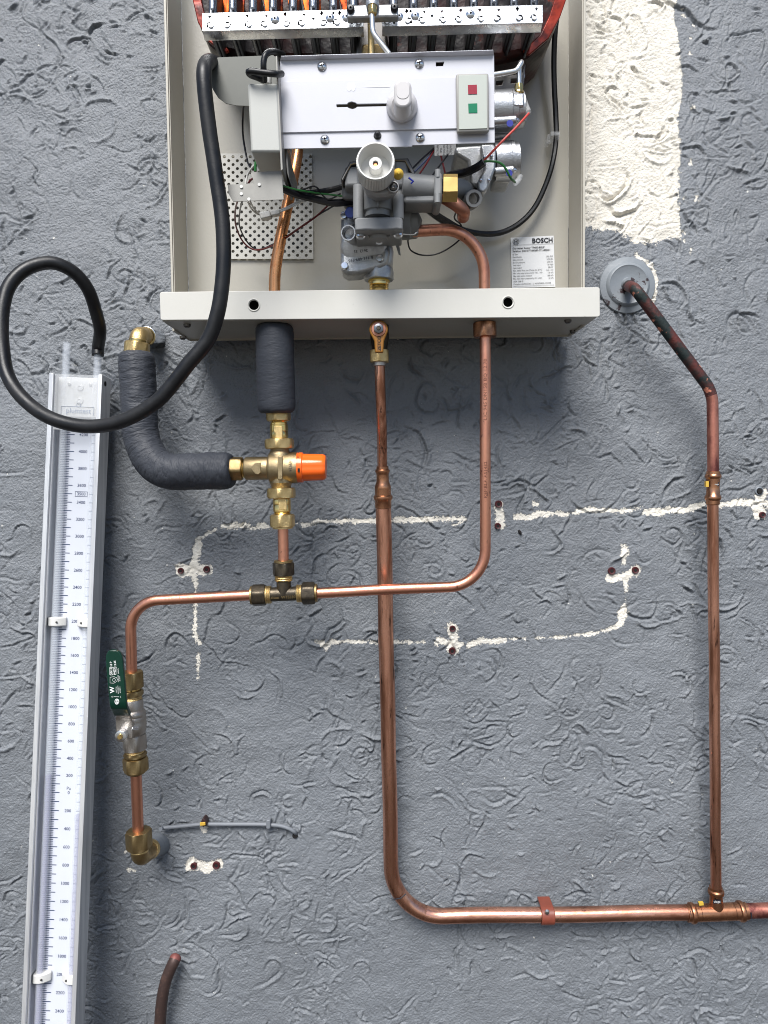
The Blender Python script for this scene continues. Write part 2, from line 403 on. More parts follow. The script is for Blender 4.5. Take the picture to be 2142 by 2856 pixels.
H = 0.0006 * fnoise(0.04, 0.30, 1.2) + 0.00020 * fnoise(0.008, 0.04, 1.0) + 0.00027 * fnoise(0.0027, 0.006, 0.2)
G = np.zeros((NZ, NX))
def stamp(px, pz, nx_, nz_, dep, lip, wd):
    ci, cj = (px + 0.60) / STEP, (pz - 0.20) / STEP; r = int(4.6 * wd / STEP) + 2
    i0, i1, j0, j1 = max(0, int(ci) - r), min(NX, int(ci) + r + 1), max(0, int(cj) - r), min(NZ, int(cj) + r + 1)
    if i0 >= i1 or j0 >= j1: return
    ii = (np.arange(i0, i1) - ci) * STEP; jj = (np.arange(j0, j1) - cj) * STEP
    dx, dz = np.meshgrid(ii, jj); nn = dx * nx_ + dz * nz_; r2 = dx * dx + dz * dz
    g = -dep * np.exp(-r2 / (2 * wd * wd))
    G[j0:j1, i0:i1] = np.minimum(G[j0:j1, i0:i1], g)
    o2 = (dx - nx_ * wd * 2.1) ** 2 + (dz - nz_ * wd * 2.1) ** 2
    lp = lip * np.exp(-o2 / (2 * (wd * 1.1) ** 2))
    LP[j0:j1, i0:i1] = np.maximum(LP[j0:j1, i0:i1], lp)
LP = np.zeros((NZ, NX))
clump = fnoise(0.10, 0.5, 1.0)
ns = 0
while ns < 5800:
    x0, z0 = rg.uniform(-0.6, 0.6), rg.uniform(0.2, 1.76)
    cl = clump[min(NZ - 1, int((z0 - 0.2) / STEP)), min(NX - 1, int((x0 + 0.6) / STEP))]
    if rg.uniform(-1.5, 1.5) > cl: continue
    ns += 1
    a = rg.uniform(0, 2 * PI); curv = rg.normal(0, 38); L = (rg.gamma(2.0, 0.013) + 0.007) if rg.random() < 0.55 else rg.uniform(0.004, 0.012)
    dep = rg.gamma(3.0, 0.00058) + 0.0005; wd = rg.uniform(0.0008, 0.0012); side = rg.choice([-1, 1]); lip = dep * rg.uniform(0.3, 0.9)
    if rg.random() < 0.05: L += rg.uniform(.01, .05); wd *= 1.3; dep *= 1.25; lip *= 1.2
    if rg.random() < 0.16: lip, dep = dep, lip * 0.2
    stp = 0.0016; n = int(L / stp); x, z = x0, z0
    for k in range(n):
        e = min(1.0, 3.0 * min(k + 1, n - k) / n)
        stamp(x, z, -math.sin(a) * side, math.cos(a) * side, dep * e * rg.uniform(0.75, 1.1), lip * e, wd * rg.uniform(0.85, 1.15))
        a += curv * stp + rg.normal(0, 0.13); curv += rg.normal(0, 6)
        if rg.random() < 0.03: a += rg.normal(0, 0.8)
        x += math.cos(a) * stp; z += math.sin(a) * stp
H = H + G + LP
# where the bare cream render shows: signed distance in photo pixels, positive inside
zz, xx = np.meshgrid(Z1, X1, indexing='ij')
pxg, pyg = project(xx, zz)
bare = np.full(xx.shape, -60.0)
ey = [-2000, 0, 95, 170, 257, 332, 423, 576, 664, 3000]; ex = [1880, 1885, 1888, 1900, 1902, 1891, 1897, 1893, 1905, 1905]
bx = [0, 1620, 1715, 1770, 1902, 4000]; by = [640, 637, 640, 676, 664, 664]
right = np.interp(pyg, ey, ex) - pxg; low = np.interp(pxg, bx, by) - pyg
bare = np.maximum(bare, np.minimum(np.minimum(right, low * 0.55), pxg - 560))
def line(pts):
    global bare
    for (x0, y0, w0), (x1, y1, w1) in zip(pts[:-1], pts[1:]):
        ddx, ddy = x1 - x0, y1 - y0
        t = np.clip(((pxg - x0) * ddx + (pyg - y0) * ddy) / (ddx * ddx + ddy * ddy), 0, 1)
        dist = np.hypot(pxg - x0 - t * ddx, pyg - y0 - t * ddy)
        bare = np.maximum(bare, w0 + (w1 - w0) * t - dist)
for ln in [
    [(560, 1500, 5), (600, 1478, 6)], [(620, 1466, 3), (640, 1470, 9), (690, 1467, 8)], [(700, 1473, 4), (740, 1467, 5), (770, 1476, 4)],
    [(825, 1460, 2), (850, 1462, 6), (870, 1460, 3), (885, 1455, 7), (960, 1453, 5), (1050, 1452, 7)],
    [(1085, 1452, 6), (1180, 1449, 7), (1290, 1446, 7), (1298, 1450, 5)], [(1265, 1465, 3), (1290, 1455, 4)],
    [(1440, 1442, 6), (1455, 1440, 8)], [(1465, 1447, 3), (1500, 1432, 8), (1540, 1432, 8), (1580, 1435, 5), (1640, 1420, 4), (1680, 1423, 5), (1740, 1425, 6), (1790, 1415, 3)],
    [(1800, 1430, 8), (1880, 1422, 8), (1920, 1423, 3)], [(1925, 1420, 8), (1965, 1405, 8)], [(2010, 1408, 8), (2065, 1400, 10), (2160, 1402, 8)],
    [(1395, 1408, 11), (1392, 1445, 13), (1395, 1468, 11)], [(1490, 1404, 8), (1495, 1404, 8)],
    [(2125, 1375, 15), (2110, 1410, 10), (2120, 1435, 16)],
    [(1740, 1522, 5), (1740, 1545, 9), (1740, 1575, 7)], [(1700, 1612, 10), (1720, 1612, 7), (1745, 1605, 12), (1768, 1592, 15)], [(1746, 1600, 10), (1745, 1630, 6)],
    [(1746, 1640, 2), (1744, 1680, 3)], [(1743, 1690, 8), (1737, 1712, 15), (1732, 1735, 7), (1715, 1750, 5), (1690, 1757, 4), (1640, 1770, 4), (1590, 1773, 5)],
    [(1410, 1785, 6), (1350, 1788, 10), (1308, 1797, 7)], [(1290, 1795, 5), (1265, 1795, 10), (1222, 1785, 8), (1217, 1797, 6)], [(1262, 1750, 15), (1268, 1780, 11), (1260, 1815, 13)],
    [(1580, 1776, 2), (1500, 1780, 1), (1420, 1783, 2)],
    [(1052, 1793, 5), (990, 1790, 5), (925, 1790, 6), (910, 1800, 10), (885, 1790, 5)], [(1098, 1790, 4), (1180, 1792, 4)],
    [(556, 1502, 8), (548, 1530, 10), (545, 1560, 9), (543, 1586, 22)], [(505, 1592, 18), (543, 1590, 16), (575, 1588, 16)],
    [(543, 1600, 10), (545, 1640, 5), (545, 1700, 5), (543, 1750, 6), (545, 1775, 5), (556, 1793, 2)], [(552, 1825, 5), (552, 1890, 3)],
    [(535, 2412, 17), (575, 2418, 14), (606, 2412, 15)], [(560, 2306, 4), (570, 2310, 6)],
    [(350, 2378, 3), (360, 2378, 3)], [(360, 2425, 4), (380, 2427, 2)],
    [(1747 + 84 * math.cos(math.radians(a)), 793 + 84 * math.sin(math.radians(a)), 6.5) for a in range(-72, 40, 9)]]:
    line(ln)
for k in range(16):
    x, y = 1900 + abs(rg.normal(0, 45)), rg.uniform(10, 700); line([(x, y, rg.uniform(1, 4)), (x + rg.normal(0, 6), y + rg.normal(0, 8), rg.uniform(0, 4))])
# flaked paint leaves the bare render a little lower than the coat around it; sealant is smeared smooth by the cable hole
HF = np.zeros(xx.shape); HF[oz:oz + NZ, ox:ox + NX] = H
pf = np.clip((bare + 3) / 6, 0, 1); HF -= 0.0005 * pf
seal = np.clip(1.25 - np.hypot((pxg - 868) / 55, (pyg - 2362) / 62), 0, 1); seal = np.clip(seal * 2.2, 0, 1) * 0.55
nzf = np.zeros(xx.shape); nzf[oz:oz + NZ, ox:ox + NX] = fnoise(0.012, 0.06, 0.8)
swirl = 0.0005 * nzf + 0.00022 * np.sin(np.hypot(pxg - 800, (pyg - 2300) * 1.2) / 8.0 + 3.0 * nzf)
HF = HF * (1 - 0.7 * seal) + seal * (swirl + 0.0022 * seal)
n2, n1 = len(Z1), len(X1)
me = bpy.data.meshes.new('rendered_wall')
co = np.stack([xx, -HF, zz], -1).reshape(-1, 3)
jj, ii = np.meshgrid(np.arange(n2 - 1), np.arange(n1 - 1), indexing='ij'); a = (jj * n1 + ii).ravel()
quads = np.stack([a, a + 1, a + n1 + 1, a + n1], -1).astype(np.int32)
me.vertices.add(len(co)); me.vertices.foreach_set('co', co.ravel().astype(np.float32))
me.loops.add(quads.size); me.loops.foreach_set('vertex_index', quads.ravel())
me.polygons.add(len(quads)); me.polygons.foreach_set('loop_start', np.arange(0, quads.size, 4, dtype=np.int32))
try: me.polygons.foreach_set('loop_total', np.full(len(quads), 4, np.int32))
except Exception: pass
me.update(calc_edges=True); me.polygons.foreach_set('use_smooth', np.ones(len(quads), bool))
at = me.attributes.new('bare', 'FLOAT', 'POINT'); at.data.foreach_set('value', bare.ravel().astype(np.float32))
at = me.attributes.new('sealant', 'FLOAT', 'POINT'); at.data.foreach_set('value', seal.ravel().astype(np.float32))
m = bpy.data.materials.new('painted_render'); m.use_nodes = True; nt = m.node_tree; L = nt.links; b = nt.nodes['Principled BSDF']
tc = node(nt, 'ShaderNodeTexCoord'); at1 = node(nt, 'ShaderNodeAttribute', attribute_name='bare')
def NZ_(sc, det=5, ro=0.6):
    n = node(nt, 'ShaderNodeTexNoise'); n.inputs['Scale'].default_value = sc; n.inputs['Detail'].default_value = det; n.inputs['Roughness'].default_value = ro
    L.new(tc.outputs['Object'], n.inputs['Vector']); return n.outputs['Fac']
def MATH(op, a, b_=None, c=None):
    n = node(nt, 'ShaderNodeMath', operation=op)
    for i, q in enumerate((a, b_, c)):
        if q is None: continue
        if isinstance(q, (int, float)): n.inputs[i].default_value = q
        else: L.new(q, n.inputs[i])
    return n.outputs[0]
def MR(v, a0, a1, b0=0.0, b1=1.0):
    n = node(nt, 'ShaderNodeMapRange')
    for k, q in zip(('From Min', 'From Max', 'To Min', 'To Max'), (a0, a1, b0, b1)): n.inputs[k].default_value = q
    L.new(v, n.inputs['Value']); return n.outputs[0]
def MIX(f, a, b_):
    n = node(nt, 'ShaderNodeMix', data_type='RGBA'); L.new(f, n.inputs['Factor'])
    for i, q in ((6, a), (7, b_)):
        if isinstance(q, tuple): n.inputs[i].default_value = rgba(q)
        else: L.new(q, n.inputs[i])
    return n.outputs[2]
rag = MATH('ADD', at1.outputs['Fac'], MATH('MULTIPLY', MATH('SUBTRACT', MATH('ADD', MATH('MULTIPLY', NZ_(150, 6, 0.7), 0.6), MATH('MULTIPLY', NZ_(480, 3, 0.6), 0.4)), 0.5), 44.0))
rag = MATH('ADD', rag, MATH('MULTIPLY', MATH('SUBTRACT', NZ_(48, 2), 0.49), 24.0))
mask = MR(rag, -0.6, 1.0)
grey = MIX(MR(NZ_(7, 4), 0.35, 0.7), (0.150, 0.163, 0.180), (0.178, 0.192, 0.210))
grey = MIX(MR(NZ_(1.7, 5), 0.35, 0.7), grey, (0.190, 0.203, 0.220))
grey = MIX(MR(NZ_(2.6, 6, 0.7), 0.48, 0.68, 0.0, 0.85), grey, (0.142, 0.152, 0.164))
grey = MIX(MR(NZ_(130, 2), 0.735, 0.76), grey, (0.55, 0.54, 0.50))
grey = MIX(MR(NZ_(95, 2), 0.225, 0.245, 1.0, 0.0), grey, (0.05, 0.05, 0.05))

cream = MIX(MR(NZ_(60, 6), 0.4, 0.7), (0.74, 0.705, 0.63), (0.66, 0.62, 0.545))
cream = MIX(MR(NZ_(700, 3), 0.68, 0.76), cream, (0.52, 0.47, 0.40))
col = MIX(mask, grey, cream)
L.new(col, b.inputs['Base Color'])
L.new(MATH('ADD', MATH('MULTIPLY', mask, 0.4), MR(NZ_(300, 3), 0.3, 0.7, 0.28, 0.50)), b.inputs['Roughness'])
h = MATH('ADD', MATH('MULTIPLY', NZ_(420, 4, 0.6), 0.0015), MATH('MULTIPLY', NZ_(1500, 2), 0.0003))
at2 = node(nt, 'ShaderNodeAttribute', attribute_name='sealant')
h = MATH('MULTIPLY', h, MR(at2.outputs['Fac'], 0, 1, 1.0, 0.45))
h = MATH('SUBTRACT', h, MATH('MULTIPLY', mask, 0.0005))
bp = node(nt, 'ShaderNodeBump'); bp.inputs['Distance'].default_value = 1.0; bp.inputs['Strength'].default_value = 1.0
L.new(h, bp.inputs['Height']); L.new(bp.outputs[0], b.inputs['Normal'])
me.materials.append(m)
wall = bpy.data.objects.new('rendered_wall', me); COL.objects.link(wall)
tag(wall, 'grey painted trowel-textured render wall with a cream bare patch at upper right', 'wall')
del co, quads, xx, zz, pxg, pyg

# ground in front of the wall
gm = MB(); gm.add([(-60, -60, 0), (60, -60, 0), (60, 0.3, 0), (-60, 0.3, 0)], [(0, 1, 2, 3)])
g = finish('ground', gm, 'concrete', smooth=0); g['kind'] = 'structure'
gm = MB(); gm.add([(-4, -1.3, .004), (4, -1.3, .004), (4, .02, .004), (-4, .02, .004)], [(0, 1, 2, 3)])  # unseen dark strip added at the wall foot to cut bounce light under the tray
g = finish('added_dark_strip', gm, 'dark_strip_ground', smooth=0); g['kind'] = 'structure'

# ------------------------------------------------------------------ water heater
HB = W(1058, 945, 0.06)
heater = thing('water_heater', HB, 'open cream gas water heater with its cover off, hung on the wall', 'water heater')
def hp(name, mb, m, bevel=0.0, parent=None, smooth=35, label=None):
    o = finish(name, mb, m, parent or heater, bevel, smooth)
    if label: o['label'] = label
    return o
# casing: back panel with vent opening, two side walls
xl, xr = W(480, 500, 0.08).x, W(1622, 500, 0.08).x
zt, zb = W(1071, -520, 0.05).z, W(1060, 893, 0.127).z
DB = 0.022
def inv(x, z, d):
    v = ROT.transposed() @ (Vector((x, -d, z)) - CAM); return CX + F * v.x / -v.z, CY - F * v.y / -v.z
outl = [inv(x, z, DB) for x, z in ((xl, zt), (xr, zt), (xr, zb), (xl, zb))]
hp('back_panel', prism(outl, DB, 0.0012, holes=[rrect(652, 452, 848, 700, 8)]), 'enamel')
hp('side_wall', wbox((xl - 0.001, -0.080, zb), (xl, -0.0235, zt)), 'enamel_side', 0.0003)
hp('side_wall', wbox((xr, -0.080, zb), (xr + 0.001, -0.0235, zt)), 'enamel_side', 0.0003)
fl = MB()
hp('side_flange', wbox((xl - 0.004, -0.0812, zb), (xl - 0.0012, -0.060, zt)), 'enamel_side', 0.0006)
hp('side_flange', wbox((xr + 0.0012, -0.0812, zb), (xr + 0.004, -0.060, zt)), 'enamel_side', 0.0006)
# bottom tray: front lip with two holes, floor, end walls
lip_o = [(445, 820), (447, 816), (452, 814), (1666, 801), (1671, 802), (1673, 806), (1674, 878), (1672, 882), (1667, 884), (455, 893), (450, 892), (447, 888)]
tray = hp('bottom_tray', prism(lip_o, 0.127, 0.0015, holes=[circ(708, 851, 13.5), circ(1417, 843, 13)]), 'enamel_tray', 0.0006)
a, bq = W(449, 893, 0.127), W(1672, 883, 0.127)
fz_ = min(a.z, bq.z)
tm = MB(); wbox((a.x + 0.001, -0.1252, fz_ + 0.0008), (bq.x - 0.001, -0.010, fz_ + 0.002), tm)
hp('tray_floor', tm, 'enamel_side', parent=tray)
for x in (a.x, bq.x - 0.0012):
    hp('tray_end', wbox((x, -0.1253, fz_ + 0.0022), (x + 0.0012, -0.083, W(1060, 812, 0.127).z)), 'enamel_tray', parent=tray)
for hx, hy in ((708, 851), (1417, 843)):
    q = W(hx, hy, 0.127); u = Vector((0, -1, 0))
    rim = tube([q + Vector((S(16, .127) * math.cos(t), -0.0003, S(16, .127) * math.sin(t))) for t in [2 * PI * k / 24 for k in range(25)]], 0.0006, 6, cap=False)
    hp('hole_rim', rim, 'enamel_tray', parent=tray)
    hp('hole_shade_cup', lathe(q + Vector((0, .0016, 0)), q + Vector((0, 1, 0)), [(0, S(15, .127)), (.012, S(15, .127)), (.0121, .0001)], 20, cap=False), 'hole_black', parent=tray)  # added black cup, its colour stands for the shade inside the lip hole
for (sx, sy, sd_) in ((522, 910, 0.108), (1584, 900, 0.108), (510, 932, 0.04), (1598, 918, 0.05)):
    q = W(sx, sy, sd_); q.z = fz_ + 0.001
    hp('screw', lathe(q, q - Vector((0, 0, 1)), [(0, 0.004), (0.0025, 0.0037), (0.004, 0.002)], 14), 'steel_dark', parent=tray)
# perforated vent grille
gx0, gy0, gx1, gy1 = 612, 428, 874, 722
holes = []
for c in range(21):
    cx_ = gx0 + 14 + c * 12.0
    for r in range(14):
        cy_ = gy0 + 9 + r * 22 + (11 if c % 2 else 0)
        if cy_ < gy1 - 5: holes.append(circ(cx_, cy_, 4.5, 8))
hp('vent_grille', prism([(gx0, gy0), (gx1 - 4, gy0), (gx1, gy1), (gx0 + 2, gy1)], DB + 0.0035, 0.0012, holes=holes), 'enamel_tray', smooth=0)
# rating label
DS = DB + 0.0016
lab = hp('rating_label', prism([(1424, 663), (1544, 657), (1549, 800), (1428, 803)], DS, 0.0003), 'sticker')
def lfn(px, py, d=DS + 0.0006):
    o = W(px, py, d); r = (W(1544, 658, d) - W(1424, 663, d)).normalized(); up = Vector((0, 0, 1)); up = (up - r * up.dot(r)).normalized()
    return plane_fn(o, r, up)
tm = MB()
K = S(1, DS)
text('BOSCH', 17.5 * K, lfn(1513, 671), tm, bold=0.03)
for (cx_, cy_, r_) in ((1439, 674, 8.5), (1439, 674, 6.0)):
    f_ = lfn(cx_, cy_)
    tube([f_(r_ * K * math.cos(t), r_ * K * math.sin(t)) for t in [2 * PI * k / 20 for k in range(21)]], 0.00016, 4, tm, cap=False)
f_ = lfn(1439, 674)
for (u0, v0, u1, v1) in ((-3, 4, -3, -4), (3, 4, 3, -4), (-3, 0, 3, 0)): tube([f_(u0 * K, v0 * K), f_(u1 * K, v1 * K)], 0.0003, 4, tm)
f_ = lfn(1430, 684); tube([f_(0, 0), f_(112 * K, 0)], 0.00012, 4, tm)
f_ = lfn(1432, 799); tube([f_(0, 0), f_(112 * K, 0)], 0.00012, 4, tm)
text('Gas water heater TF400-8GLP', 7.0 * K, lfn(1430, 693), tm, bold=0.015, align='l')
text('Serial no. 2760-577-000689-7716483601', 7.0 * K, lfn(1430, 701), tm, bold=0.015, align='l', sx=0.9)
rows = [('LP Gas', ''), ('Gas/Wobbe', 'LPG 78.0'), ('Inlet pressure', '2.75 kPa'), ('Burner pressure', '2.60 kPa'), ('Heat input', '130 MJ/h'), ('Heat output', '28 kW'),
        ('Max. water flow rate (Temp rise 25°C)', '16 L / min'), ('Min. inlet water pressure for 16 L / min', '130 kPa'), ('Max. inlet water pressure', '800 kPa'),
        ('Min. inlet water pressure for 3.5 L/min', '50 kPa'), ('AGA 5388 G', ''), ('Complies: AS/NZS5263.1.2, AS/NZS4020, AS3498', '')]
for i, (a_, b_) in enumerate(rows):
    y = 710 + i * 7.55
    text(a_, 5.6 * K, lfn(1430 + i * 0.2, y), tm, align='l', sx=0.9)
    if b_: text(b_, 5.6 * K, lfn(1542 + i * 0.2, y - 3), tm, align='r', sx=0.9)
hp('label_print', tm, 'ink', parent=lab, smooth=0)

# burner: red heat chamber behind, blades running back, two punched rails in front
def arc_prof(n=14):
    return None
chm = MB(); prof = []
pl = [(535, -160), (538, 0), (552, 60), (580, 115), (625, 152), (700, 168), (1071, 172), (1400, 168), (1475, 152), (1530, 105), (1562, 45), (1578, 0), (1582, -160)]
hp('heat_chamber', prism(pl, 0.118, 0.085), 'burner_red', 0.008)
for shell in ([(534, -160), (537, 0), (551, 60), (580, 113), (625, 150), (640, 140), (602, 104), (574, 50), (562, 0), (560, -160)],
              [(1583, -160), (1579, 0), (1563, 46), (1531, 106), (1476, 153), (1458, 140), (1506, 98), (1532, 44), (1546, 0), (1548, -160)]):
    hp('chamber_shell', prism(shell, 0.121, 0.004), 'shell_red', 0.001)
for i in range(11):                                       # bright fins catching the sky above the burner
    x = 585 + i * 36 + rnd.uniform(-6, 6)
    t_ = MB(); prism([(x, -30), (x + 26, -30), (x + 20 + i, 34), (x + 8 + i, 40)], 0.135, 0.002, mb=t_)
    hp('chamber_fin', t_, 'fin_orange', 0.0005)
# slanting base line of both rails (photo): y drops from left to right
def ry(x, base): return base + (x - 565) * (-23.0 / 950)
nbl = 17
for i in range(nbl):
    if i == 8: continue
    x = 592 + i * (1490 - 592) / (nbl - 1)
    mbl = MB()
    top, bot = ry(x, -60), ry(x, 92)
    p = [W(x - 12, top, 0.163), W(x + 12, top, 0.163), W(x + 12, bot, 0.163), W(x - 12, bot, 0.163)]
    back = Vector((0, 0.088, 0))
    mbl.add([p[0], p[1], p[2], p[3]] + [q + back for q in p], [(0, 3, 2, 1), (4, 5, 6, 7), (0, 1, 5, 4), (1, 2, 6, 5), (2, 3, 7, 6), (3, 0, 4, 7)])
    hp('burner_blade', mbl, 'steel_blade', 0.0022)
    # folded seam along the underside
    c0 = W(x, bot + 2, 0.163); hp('blade_seam', tube([c0 + Vector((0, 0.001, -0.001)), c0 + Vector((0, 0.085, -0.001))], 0.0016, 8), 'steel_blade', parent=heater)
    c1 = W(x, ry(x, 26), 0.166); c2 = W(x, ry(x, -60), 0.166)
    hp('flame_tube', tube([c1, c2], S(6, .166), 12), 'steel_rail')
slot_x, tab_x = [], []
for side, (x0, x1) in enumerate(((565, 1014), (1066, 1513))):
    hs = []
    xs_slot = [585, 638, 690, 743, 795, 848, 897, 947] if side == 0 else [1134, 1183, 1232, 1285, 1338, 1391, 1443, 1496]
    for x in xs_slot:
        yc = ry(x, 45); hs.append([(x, yc - 8.5), (x + 5, yc - 1), (x + 1, yc + 8.5), (x - 5, yc + 1)])
    xd = [(874, 52), (930, 36), (932, 63), (981, 63)] if side == 0 else [(1099, 63), (1145, 31), (1147, 62), (1205, 44)]
    for x, y in xd: hs.append(circ(x, y, 4.0, 10))
    xstud = [(767, 54), (921, 50), (966, 48)] if side == 0 else [(1113, 46), (1158, 44), (1312, 39)]
    for x, y in xstud: hs.append(circ(x, y, 3.2, 10))
    o_ = [(x0, ry(x0, 37)), (x1, ry(x1, 37)), (x1, ry(x1, 86)), (x0, ry(x0, 86))]
    rail = hp('burner_rail', prism(o_, 0.172, 0.0012, holes=hs), 'steel_rail', smooth=0)
    for (y0, y1, dd) in ((24, 36.6, 0.1715), (86.4, 98, 0.1712)):
        fm = MB(); q = [W(x0, ry(x0, y0), dd), W(x1, ry(x1, y0), dd), W(x1, ry(x1, y1), dd), W(x0, ry(x0, y1), dd)]
        ya = 0.010 if y0 < 50 else 0.0
        yb = 0.0 if y0 < 50 else 0.010
        if y0 < 50: pts = [q[0] + Vector((0, 0.008, 0)), q[1] + Vector((0, 0.008, 0)), q[2], q[3]]
        else: pts = [q[0], q[1], q[2] + Vector((0, 0.008, 0)), q[3] + Vector((0, 0.008, 0))]
        fm.add(pts + [p_ + Vector((0, 0.001, 0)) for p_ in pts], [(0, 3, 2, 1), (4, 5, 6, 7), (0, 1, 5, 4), (1, 2, 6, 5), (2, 3, 7, 6), (3, 0, 4, 7)])
        hp('rail_flange', fm, 'steel_rail', parent=rail)
    for x, y in xstud:
        q = W(x, y, 0.1722); hp('dimple', lathe(q, q + Vector((0, -1, 0)), [(0, S(12, .172)), (0.0012, S(9, .172)), (0.002, S(5.5, .172)), (0.002, S(3.4, .172)), (0.0005, S(3.2, .172))], 18, cap=False), 'zinc', parent=rail)
    tabs = [588, 633, 694, 738, 799, 842, 901, 940, 1000] if side == 0 else [1079, 1137, 1178, 1236, 1280, 1342, 1385, 1447, 1490]
    for x in tabs:
        q = W(x, ry(x, 71), 0.1722); r_ = S(8, .172)
        hp('punched_tab', lathe(q, q + Vector((0.06, -1, 0.06)), [(0, r_), (0.0009, r_), (0.0012, r_ * 0.92)], 14), 'steel_rail', parent=rail)
        hp('tab_slot', lathe(W(x + (2.5 if int(x) % 2 else -2.5), ry(x, 73), 0.1721), W(x + (2.5 if int(x) % 2 else -2.5), ry(x, 73), 0.1726), [(0, S(9, .172)), (0.0003, S(9, .172))], 14), 'hole_black', parent=rail)
# gas injector bracket in the middle
bk = hp('injector_bracket', prism([(967, 14), (1110, 10), (1112, 45), (967, 49)], 0.186, 0.010), 'diecast', 0.0015)
for x, y in ((978, 27), (1100, 24)):
    q = W(x, y, 0.186); hp('screw', lathe(q, q + Vector((0, -1, 0)), [(0, S(11, .19)), (0.002, S(11, .19)), (0.0035, S(7, .19)), (0.0036, S(3, .19)), (0.002, S(2.5, .19))], 18), 'black_plastic', parent=bk)
p0 = W(1039, -30, 0.186); p1 = W(1039, 22, 0.190)
hp('injector_stem', lathe(p0, p1, [(0, S(17, .19)), ((p1 - p0).length - .002, S(18, .19)), ((p1 - p0).length, S(16, .19))], 20), 'diecast', parent=bk)
p0, p1 = W(1039, 18, 0.192), W(1039, 40, 0.192)
hp('brass_nut', nut(p0, p1, S(11, .19)), 'brass_shiny', parent=bk)
hp('pilot_tube', tube(fillet([W(1037, 38, .192), W(1040, 92, .192), W(1085, 150, .190)], 0.012), S(7, .19), 12), 'alu_tube')
hp('gas_tube', tube([W(1034, 45, .17), W(1036, 165, .165)], S(9, .17), 12), 'brass')
hp('manifold_block', prism([(1010, 122), (1075, 118), (1075, 165), (1006, 168)], 0.158, 0.02), 'brass_aged', 0.002)
hp('venturi_shroud', prism([(1012, 40), (1068, 38), (1092, 160), (985, 165)], 0.150, 0.03), 'steel_dark', 0.003)

# control panel
DP = 0.187
cp = hp('control_panel', prism([(782, 228), (1379, 212), (1379.5, 356), (787, 370)], DP + 0.0016, 0.0014,
        holes=[[(939, 291), (968, 290.5), (973, 285), (983, 283.5), (991, 286), (995, 290), (1080, 288.5), (1082, 291), (1080, 296), (996, 297.5), (991, 302), (983, 304), (974, 302), (969, 298), (940, 299), (938, 295)]]), 'white_paint', 0.0004)
hp('panel_strip', prism([(781, 169), (1378, 153), (1379, 214), (782, 230)], DP, 0.0014, holes=[[(1216, 173), (1239, 172), (1236, 184), (1216, 185)]]), 'white_paint', 0.0003, parent=cp)
hp('panel_strip', prism([(787, 368), (1379.5, 354), (1380, 398), (1150, 405), (1149, 409), (790, 415)], DP, 0.0014, holes=[circ(1053, 379, 11, 16)]), 'white_paint', 0.0003, parent=cp)
tl, tr, c2_, c3_ = W(781, 169.5, DP), W(1378, 153.5, DP), W(1376, 140, DP + 0.006), W(784, 157, DP + 0.006)
fm = MB(); pts = [c3_, c2_, tr, tl]
fm.add(pts + [p_ + Vector((0, 0.001, 0.001)) for p_ in pts], [(0, 3, 2, 1), (4, 5, 6, 7), (0, 1, 5, 4), (1, 2, 6, 5), (2, 3, 7, 6), (3, 0, 4, 7)])
hp('panel_hood', fm, 'white_paint', 0.0003, parent=cp)
for x, y in ((898, 186), (906, 390), (1169, 178), (1172, 384)):
    q = W(x, y, DP); r_ = S(12, DP)
    sc = hp('screw', lathe(q, q + Vector((0, -1, 0)), [(0, r_ * 1.05), (0.0008, r_ * 1.05), (0.002, r_ * 0.85), (0.0028, r_ * 0.45), (0.003, 0.0002)], 20), 'zinc', parent=cp)
    cm = MB()
    for (dx, dz) in ((1, 0.25), (-0.25, 1)):
        v = Vector((dx, 0, dz)).normalized() * r_ * 0.55; n_ = Vector((-v.z, 0, v.x)).normalized() * r_ * 0.13; y_ = Vector((0, -0.0031, 0))
        cm.add([q + v + n_ + y_, q + v - n_ + y_, q - v - n_ + y_, q - v + n_ + y_], [(0, 1, 2, 3)])
    hp('cross_recess', cm, 'hole_black', parent=cp, smooth=0)
kn = hp('slide_knob', lathe(W(1121, 297, DP + .002), W(1121, 297, DP + .04), [(0, S(42, DP)), (0.003, S(42, DP)), (0.014, S(35, DP)), (0.016, S(33, DP)), (0.017, S(30, DP)), (0.019, S(28, DP))], 36), 'knob_white', 0.0)
hp('knob_cap', prism(rrect(1099, 220, 1148, 300, 22, 8), DP + .040, 0.024), 'knob_white', 0.0022, parent=kn)
hp('knob_dish', prism(rrect(1105, 226, 1142, 276, 17, 8), DP + .0404, 0.001), 'knob_white', 0.0004, parent=kn)
ind = hp('indicator_panel', prism([(1272, 205), (1363, 203), (1365, 366), (1275, 369)], DP + .008, 0.0064), 'indicator_rim', 0.0016, parent=cp)
hp('indicator_face', prism([(1279, 210), (1358, 208), (1359, 358), (1280, 361)], DP + .0088, 0.0012), 'indicator', 0.0003, parent=cp)
hp('red_window', prism([(1305, 237), (1330, 236), (1330.5, 262), (1306, 262.5)], DP + .0093, 0.0006), 'lamp_red', parent=cp)
hp('green_window', prism([(1306, 289), (1331, 288), (1331.5, 314), (1307, 314.5)], DP + .0093, 0.0006), 'lamp_green', parent=cp)
tm = MB(); f_ = plane_fn(W(979, 242, DP + .0019), Vector((1, 0, 0)), Vector((0, 0, 1))); k = S(1, DP)
for ox_ in (-5, 6): tm.add([f_((ox_ + 6 * math.cos(t) * (1 if math.sin(t) < 0 else abs(math.cos(t)))) * k, 11 * math.sin(t) * k) for t in [2 * PI * i / 16 for i in range(16)]], [tuple(range(16))])
f_ = plane_fn(W(1010, 243, DP + .0019), Vector((1, 0, 0.02)), Vector((0, 0, 1)))
tm.add([f_(0, 0), f_(75 * k, -2 * k), f_(75 * k, 1.5 * k)], [(0, 1, 2)])
